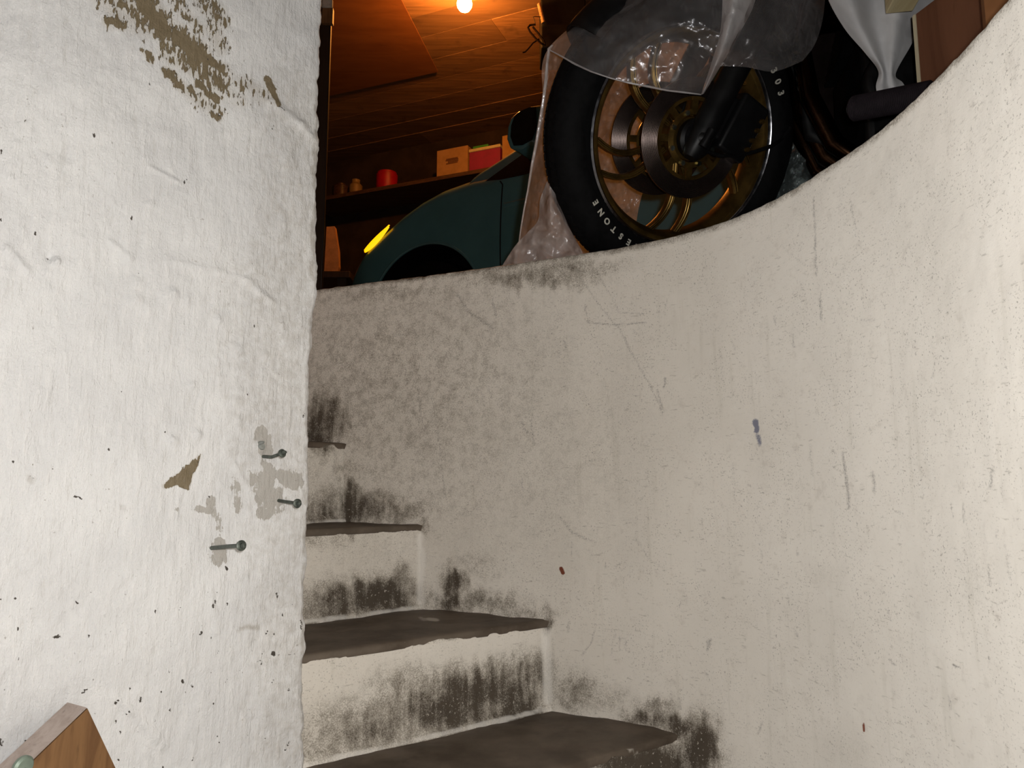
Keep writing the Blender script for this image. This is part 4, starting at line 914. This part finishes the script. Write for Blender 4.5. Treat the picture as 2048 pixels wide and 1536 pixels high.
m = MB(); hl = top + fd * .05 - h_ * .16
m.lathe([(.0005, -.10), (.05, -.095), (.085, -.05), (.095, .0), (.095, .03), (.088, .036), (.0005, .040)], hl, -h_, 36, closed=False); m.build('headlamp', BLACKM, bike)
# horn / lower cover that bulges under the film, right of the leg
m = MB(); q = at(1560, 60, 1.66); m.lathe([(.0005, .06), (.06, .055), (.085, .03), (.09, .0), (.085, -.04), (.0005, -.06)], q, unit([-.2, -.9, -.3]), 32, closed=False); m.build('radiator_cover', BLACKP, bike)

# ------------------------------------------------------------------ plastic film over the motorcycle
def patch(rowsP, nr, nc, amp, seed, fr=9.0):
    """bilinear resampling of a lattice of (px, py, Y) rows, with crumples"""
    A = np.array(rowsP, float)
    def rs(A, n, ax):
        m_ = A.shape[ax]; x = np.linspace(0, m_ - 1, n); i = np.clip(np.floor(x).astype(int), 0, m_ - 2); f_ = x - i
        p0 = np.take(A, np.clip(i - 1, 0, m_ - 1), ax); p1 = np.take(A, i, ax); p2 = np.take(A, i + 1, ax); p3 = np.take(A, np.clip(i + 2, 0, m_ - 1), ax)
        sh_ = [1, 1, 1]; sh_[ax] = n; f_ = f_.reshape(sh_)
        return .5 * (2 * p1 + (p2 - p0) * f_ + (2 * p0 - 5 * p1 + 4 * p2 - p3) * f_ ** 2 + (3 * p1 - p0 - 3 * p2 + p3) * f_ ** 3)
    A = rs(rs(A, nr, 0), nc, 1)
    G = np.zeros((nr, nc, 3)); d = np.stack([(A[..., 0] - 1024) / F, (768 - A[..., 1]) / F], -1); c, s = math.cos(PITCH), math.sin(PITCH)
    D = np.stack([d[..., 0], c - d[..., 1] * s, s + d[..., 1] * c], -1)
    x, y = A[..., 0] / 100, A[..., 1] / 100
    ridge = 1 - np.abs(2 * fbm(x * fr * .12 + y * .3, y * fr * .07, seed, 3) - 1) * 2
    cr = ridge * .6 + (fbm(x * fr * .5, y * fr * .5, seed + 9, 4) - .5)
    Y = A[..., 2] + amp * cr
    return CAM + D * (Y / D[..., 1])[..., None]
sheet = empty('plastic_sheet', (.2, 1.75, FLOOR)); tag(sheet, 'crumpled clear plastic sheet draped over and behind the motorcycle front wheel', 'plastic sheet')
m = MB()
m.grid(patch([[(1236, -70, 1.42), (1300, -70, 1.36), (1370, -70, 1.33), (1430, -70, 1.32), (1455, -70, 1.32)],
              [(1225, 2, 1.42), (1290, 2, 1.36), (1350, 2, 1.33), (1410, 2, 1.32), (1447, 2, 1.32)],
              [(1160, 45, 1.44), (1240, 50, 1.37), (1310, 58, 1.34), (1385, 65, 1.33), (1440, 70, 1.33)],
              [(1122, 76, 1.45), (1200, 95, 1.39), (1275, 110, 1.36), (1350, 122, 1.36), (1424, 125, 1.36)],
              [(1097, 98, 1.45), (1182, 142, 1.40), (1258, 165, 1.38), (1335, 181, 1.39), (1403, 189, 1.41)]], 70, 90, .010, 5))
m.build('front_flap', PL_THIN, sheet)
m = MB(); hemp = [at(x, y, Y - .003) for x, y, Y in [(1099, 100, 1.45), (1122, 112, 1.44), (1150, 128, 1.42), (1182, 143, 1.405), (1220, 156, 1.39), (1258, 166, 1.385), (1296, 173, 1.385), (1335, 181, 1.39), (1370, 185, 1.40), (1402, 189, 1.41)]]
m.tube(hemp, [.0012, .0016, .002, .0016, .0012, .0014, .0022, .0016, .0018, .0012], 6); m.build('rolled_hem', PL_MID, sheet)
m = MB()
m.grid(patch([[(1508, -70, 1.34), (1560, -70, 1.37), (1610, -70, 1.39), (1652, -70, 1.42)],
              [(1506, 0, 1.34), (1560, 0, 1.36), (1610, 0, 1.38), (1650, 0, 1.41)],
              [(1478, 60, 1.35), (1540, 65, 1.36), (1596, 62, 1.38), (1643, 50, 1.41)],
              [(1455, 105, 1.37), (1510, 110, 1.37), (1570, 108, 1.38), (1628, 92, 1.40)],
              [(1432, 132, 1.39), (1490, 134, 1.38), (1548, 143, 1.38), (1605, 122, 1.39)]], 60, 60, .008, 15))
m.build('side_flap', PL_THIN, sheet)
m = MB()
m.grid(patch([[(1445, -70, 1.30), (1470, -70, 1.27), (1490, -70, 1.29), (1515, -70, 1.31)],
              [(1445, 0, 1.30), (1468, 0, 1.275), (1490, 0, 1.29), (1511, 0, 1.32)],
              [(1440, 65, 1.32), (1455, 65, 1.295), (1470, 65, 1.31), (1482, 62, 1.33)],
              [(1423, 125, 1.35), (1433, 124, 1.33), (1442, 122, 1.335), (1450, 118, 1.35)],
              [(1402, 189, 1.39), (1404, 189, 1.38), (1406, 188, 1.38), (1408, 187, 1.39)]], 60, 26, .010, 25, 16))
m.build('gathered_fold', PL_MID, sheet)['label'] = 'bright gathered fold of the film'
m = MB()
m.grid(patch([[(1230, -10, 1.52), (1270, -40, 1.62), (1320, -40, 1.76), (1380, -40, 1.88), (1440, -40, 1.95)],
              [(1097, 97, 1.50), (1160, 110, 1.62), (1240, 120, 1.76), (1330, 120, 1.88), (1420, 110, 1.96)],
              [(1084, 205, 1.54), (1145, 210, 1.66), (1215, 220, 1.78), (1300, 220, 1.90), (1390, 215, 1.97)],
              [(1064, 330, 1.60), (1110, 335, 1.72), (1170, 340, 1.82), (1240, 340, 1.92), (1310, 330, 1.98)],
              [(1044, 440, 1.66), (1090, 450, 1.80), (1150, 450, 1.88), (1215, 450, 1.95), (1275, 430, 1.99)],
              [(1030, 560, 1.72), (1080, 590, 1.86), (1140, 600, 1.92), (1205, 600, 1.97), (1265, 590, 2.00)]], 150, 150, .030, 35, 15))
m.build('rear_flap', PL_BACK, sheet)
m = MB(); ep = [(1105, 90, 1.485), (1098, 98, 1.49), (1094, 125, 1.50), (1092, 160, 1.51), (1086, 205, 1.53), (1079, 250, 1.55), (1072, 290, 1.57), (1064, 330, 1.59), (1056, 380, 1.62), (1048, 420, 1.64), (1043, 450, 1.66), (1036, 500, 1.69)]
m.tube([at(x, y, Y - .006) for x, y, Y in ep], [.002, .0035, .003, .0038, .0032, .004, .0034, .0030, .0022, .0018, .0018, .0015], 7); m.build('rolled_edge', PL_MID, sheet)
m = MB()
m.grid(patch([[(1094, 362, 1.56), (1102, 375, 1.55), (1112, 390, 1.56), (1122, 410, 1.58)],
              [(1080, 400, 1.58), (1098, 412, 1.54), (1116, 425, 1.55), (1134, 445, 1.59)],
              [(1076, 440, 1.60), (1100, 455, 1.55), (1128, 465, 1.56), (1152, 480, 1.61)],
              [(1055, 465, 1.62), (1088, 480, 1.57), (1128, 492, 1.58), (1165, 505, 1.63)],
              [(1030, 492, 1.64), (1075, 505, 1.60), (1122, 520, 1.60), (1175, 530, 1.65)],
              [(1004, 532, 1.66), (1060, 540, 1.63), (1120, 545, 1.63), (1180, 548, 1.67)]], 70, 60, .022, 45, 14))
m.build('crumpled_hem', PL_MID, sheet)['label'] = 'milky crumpled hem lying on the floor edge'
# second bundle of clear film on the floor right of the tyre
m = MB()
m.grid(patch([[(1594, 215, 1.72), (1606, 215, 1.70), (1618, 225, 1.72)],
              [(1588, 270, 1.72), (1612, 265, 1.69), (1640, 285, 1.72)],
              [(1566, 340, 1.72), (1606, 330, 1.67), (1650, 335, 1.72)],
              [(1545, 400, 1.73), (1600, 395, 1.66), (1662, 392, 1.72)],
              [(1530, 560, 1.74), (1600, 565, 1.68), (1670, 560, 1.74)]], 90, 50, .022, 55, 22))
tag(m.build('film_bundle', m_plastic('crinkled_film', .40, (.60, .74, .72), 2.2, .4, .10, .25)), 'crinkled clear film heap right of the motorcycle tyre', 'plastic film')

# ------------------------------------------------------------------ things above the wall top at the right
m = MB()
m.grid(patch([[(1640, -60, 1.38), (1690, -60, 1.34), (1740, -60, 1.36), (1790, -60, 1.33), (1850, -60, 1.36), (1910, -60, 1.38)],
              [(1657, 0, 1.38), (1700, 0, 1.34), (1745, 0, 1.36), (1795, 0, 1.33), (1850, 0, 1.36), (1905, 5, 1.38)],
              [(1690, 58, 1.37), (1720, 55, 1.34), (1752, 52, 1.355), (1790, 50, 1.335), (1815, 50, 1.35), (1835, 55, 1.37)],
              [(1730, 105, 1.36), (1746, 104, 1.345), (1764, 102, 1.355), (1785, 98, 1.34), (1806, 92, 1.35), (1823, 88, 1.36)],
              [(1757, 142, 1.36), (1764, 142, 1.345), (1772, 143, 1.35), (1782, 144, 1.345), (1787, 145, 1.35), (1791, 147, 1.355)],
              [(1752, 175, 1.35), (1764, 175, 1.345), (1776, 173, 1.35), (1788, 171, 1.345), (1798, 169, 1.35), (1806, 167, 1.355)],
              [(1762, 215, 1.35), (1775, 213, 1.345), (1788, 210, 1.35), (1800, 208, 1.345), (1812, 204, 1.35), (1824, 200, 1.355)]], 80, 70, .006, 65, 6))
tag(m.build('white_cloth', CLOTH, solid=.0015), 'white cloth hanging in a point beside the brown board', 'cloth')
# boards leaning / standing
def board(pxs, Y0, Y1, zbot, th, mat_f, name):
    pass
A = at(1832, 28, 1.22); B = at(2010, -12, 1.06); dirb = np.array([B[0] - A[0], B[1] - A[1], 0]); nb_ = unit(np.array([dirb[1], -dirb[0], 0]))
if nb_[1] > 0: nb_ = -nb_
wb = empty('plywood_board', (A[0], A[1], FLOOR)); tag(wb, 'reddish brown plywood board with pale sawn edge standing behind the wall top', 'board')
pts = [np.array([A[0], A[1], FLOOR]), np.array([A[0] + dirb[0], A[1] + dirb[1], FLOOR]), np.array([A[0] + dirb[0], A[1] + dirb[1], A[2]]), A]
m = MB(); m.prism(pts, -nb_ * .012); m.build('board_face', WOODP, wb, smooth=False)
m = MB(); du = unit(dirb); m.prism([pts[0] + nb_ * .001 - du * .0006, pts[0] - du * .0075 + nb_ * .001, pts[3] - du * .0075 + nb_ * .001, pts[3] - du * .0006 + nb_ * .001], -nb_ * .013); m.build('sawn_edge', WOODE, wb, smooth=False)['label'] = 'pale sawn edge'
A2_ = at(1962, -30, 1.00); m = MB(); m.box((A2_[0] + .075, A2_[1] - .02, (FLOOR + A2_[2]) / 2 + .03), unit([1, -.4, 0]) * .075, unit([.4, 1, 0]) * .009, (0, 0, (A2_[2] - FLOOR) / 2 + .03)); tag(m.build('orange_board', simple('orange_plywood', (.34, .14, .05), .6, 0, .15, 12, .1), smooth=False), 'orange brown board behind the plywood at the top right', 'board')
# pale batten lying across the cloth top
P = at(1811, 2, 1.265); m = MB(); m.box(P + np.array([.0, .0, .026]), unit([.9, -.16, 0]) * .024, unit([.16, .9, 0]) * .035, (0, 0, .026)); tag(m.build('wood_batten', WOODB, smooth=False, bevel=.002), 'pale yellow batten end above the white cloth', 'batten')
# ribbed rubber tube on a dark toolbox
p0 = at(1704, 218, 1.22); p1 = at(1862, 188, 1.12); dv = unit(p1 - p0); L_ = np.linalg.norm(p1 - p0)
tb = empty('rubber_tube', tuple(p0)); tag(tb, 'dark ribbed rubber tube end poking above the curved wall', 'tube')
rs = []; pp = []
for i in range(91):
    u = i / 90; pp.append(p0 + dv * L_ * u); rs.append(.0200 + (.0016 if i % 2 else 0) - (.008 if i == 0 else .002 if i == 1 else 0))
m = MB(); m.tube(pp, rs, 24); m.build('ribbed_sleeve', simple('purple_black_rubber', (.020, .015, .018), .7, 0, .2, 60, .1, .15), tb)
m = MB(); m.lathe([(.0005, -.002), (.011, -.002), (.012, .004), (.0005, .004)], p0, -dv, 16, closed=False); m.build('end_cap', BLACKP, tb)
bxz = min(p0[2], p1[2]) - .026; m = MB(); c = p1 * .8 + p0 * .2; 
tbx = empty('tool_box', (c[0], c[1], FLOOR)); tag(tbx, 'dark tool box under the ribbed tube behind the wall top', 'tool box')
m = MB(); m.box((c[0], c[1], (FLOOR + bxz - .03) / 2), dv * np.array([1, 1, 0]) * .05, np.array([-dv[1], dv[0], 0]) * .020, (0, 0, (bxz - .03 - FLOOR) / 2)); m.build('box_body', MATTEBLACK, tbx, smooth=False, bevel=.004)
m = MB(); m.box((c[0], c[1], bxz - .019), dv * np.array([1, 1, 0]) * .052, np.array([-dv[1], dv[0], 0]) * .021, (0, 0, .014)); m.build('lid', MATTEBLACK, tbx, smooth=False, bevel=.004)

# ------------------------------------------------------------------ nails in the left wall
def nail(base, mid, head, L, r, hr, label):
    b = onplane(*base, LP, LN3); h = onplane(*head, LP + LN3 * L, LN3); pm = onplane(*mid, LP + LN3 * L * .5, LN3)
    e = empty('masonry_nail', tuple(b)); tag(e, label, 'nail', 'nails in the white wall')
    d = unit(h - pm)
    m = MB(); pts = [b - LN3 * .01, b, (b * .6 + pm * .4), pm, (pm + h) / 2, h]; m.tube(pts, r, 10); m.build('shank', NAILM, e)
    m = MB(); m.lathe([(.0005, -.0022), (hr * .8, -.0022), (hr, -.0005), (hr, .0012), (hr * .7, .0022), (.0005, .0022)], h - d * .002, d, 24, closed=False); m.build('washer', NAILM, e)
    m = MB(); m.lathe([(.0005, .0), (hr * .52, .0), (hr * .55, .003), (hr * .38, .0055), (.0005, .006)], h, d, 6, closed=False); m.build('head', NAILM, e)
nail((526, 913), (543, 914), (566, 906), .046, .0023, .0058, 'bent nail with round washer, uppermost of three in the white wall')
nail((556, 1001), (575, 1004), (596, 1007), .050, .0024, .0062, 'straight nail sloping down, closest to the rough wall edge')
nail((424, 1096), (455, 1093), (484, 1091), .066, .0027, .0066, 'long level nail, lowest and leftmost of three in the white wall')
b = onplane(518, 886, LP, LN3); m = MB(); d = unit(np.array([LD[0], LD[1], .3]) * .3 + LN3); t1 = onplane(528, 884, LP + LN3 * .010, LN3)
m.tube([b - LN3 * .006, (b + t1) / 2 + LN3 * .003, t1], [.0026, .0022, .0014], 8); m.lathe([(.0005, .002), (.004, .002), (.005, 0), (.005, -.006), (.0005, -.006)], onplane(524, 893, LP + LN3 * .003, LN3), LN3, 12, closed=False)
tag(m.build('broken_wall_plug', simple('dull_zinc', (.40, .42, .40), .4, .7)), 'broken grey metal plug in the bare patch above the bent nail', 'wall plug')

# ------------------------------------------------------------------ timber leaning against the left wall, lower left corner
R0 = at(175, 1417, .790); R1 = at(56, 1532, .738); ax = unit(R1 - R0); bv = at(232, 1538, .835) - R0; bv = unit(bv); cv = unit(np.cross(ax, bv))
if cv[1] < 0: cv = -cv
Lb_ = (R0[2]) / -ax[2] - .02
Lb_ = min(Lb_, 1.75)
tp = empty('timber_plank', tuple(R0 + ax * Lb_)); tag(tp, 'brown timber plank leaning on the white wall at bottom left', 'plank')
m = MB(); N = 60; g = []
us = np.linspace(0, Lb_, N)
rg = (fbm(us * 30, us * 0, 201) - .5) * .004
for i, u in enumerate(us):
    p = R0 + ax * u; g.append([p, p + bv * .03, p + bv * .06, p + bv * .10, p + bv * .10 + cv * .028, p + bv * .05 + cv * .028, p + cv * (.028) + bv * (.002 + rg[i])])
gg = np.array(g); nr_, nc_ = gg.shape[:2]
fc = [(i * nc_ + j, i * nc_ + j + 1, (i + 1) * nc_ + j + 1, (i + 1) * nc_ + j) for i in range(nr_ - 1) for j in range(nc_ - 1)]
m.add(gg.reshape(-1, 3), fc + [tuple(range(nc_)), tuple((nr_ - 1) * nc_ + j for j in range(nc_))])
pm_ = m.build('plank_body', BROWNPAINT, tp, smooth=False)
m = MB(); g = np.array([[R0 + ax * u - bv * .0012, R0 + ax * u + cv * .014 - bv * (.0012 - rg[i] * .5), R0 + ax * u + cv * .0285 - bv * (.0012 - rg[i])] for i, u in enumerate(us)])
m.grid(g); m.build('weathered_edge', GREYWOOD, tp, smooth=False)['label'] = 'weathered grey edge of the plank'
q = onplane(46, 1534, R0, unit(np.cross(ax, bv))); nq = -cv; m = MB(); m.lathe([(.0005, .003), (.008, .003), (.010, .001), (.010, -.002), (.0005, -.002)], q, nq, 24, closed=False); m.build('screw_cap', simple('pale_green_zinc', (.20, .25, .20), .5, .3), tp)

for o in sc.objects:
    if '_o' in o: del o['_o']
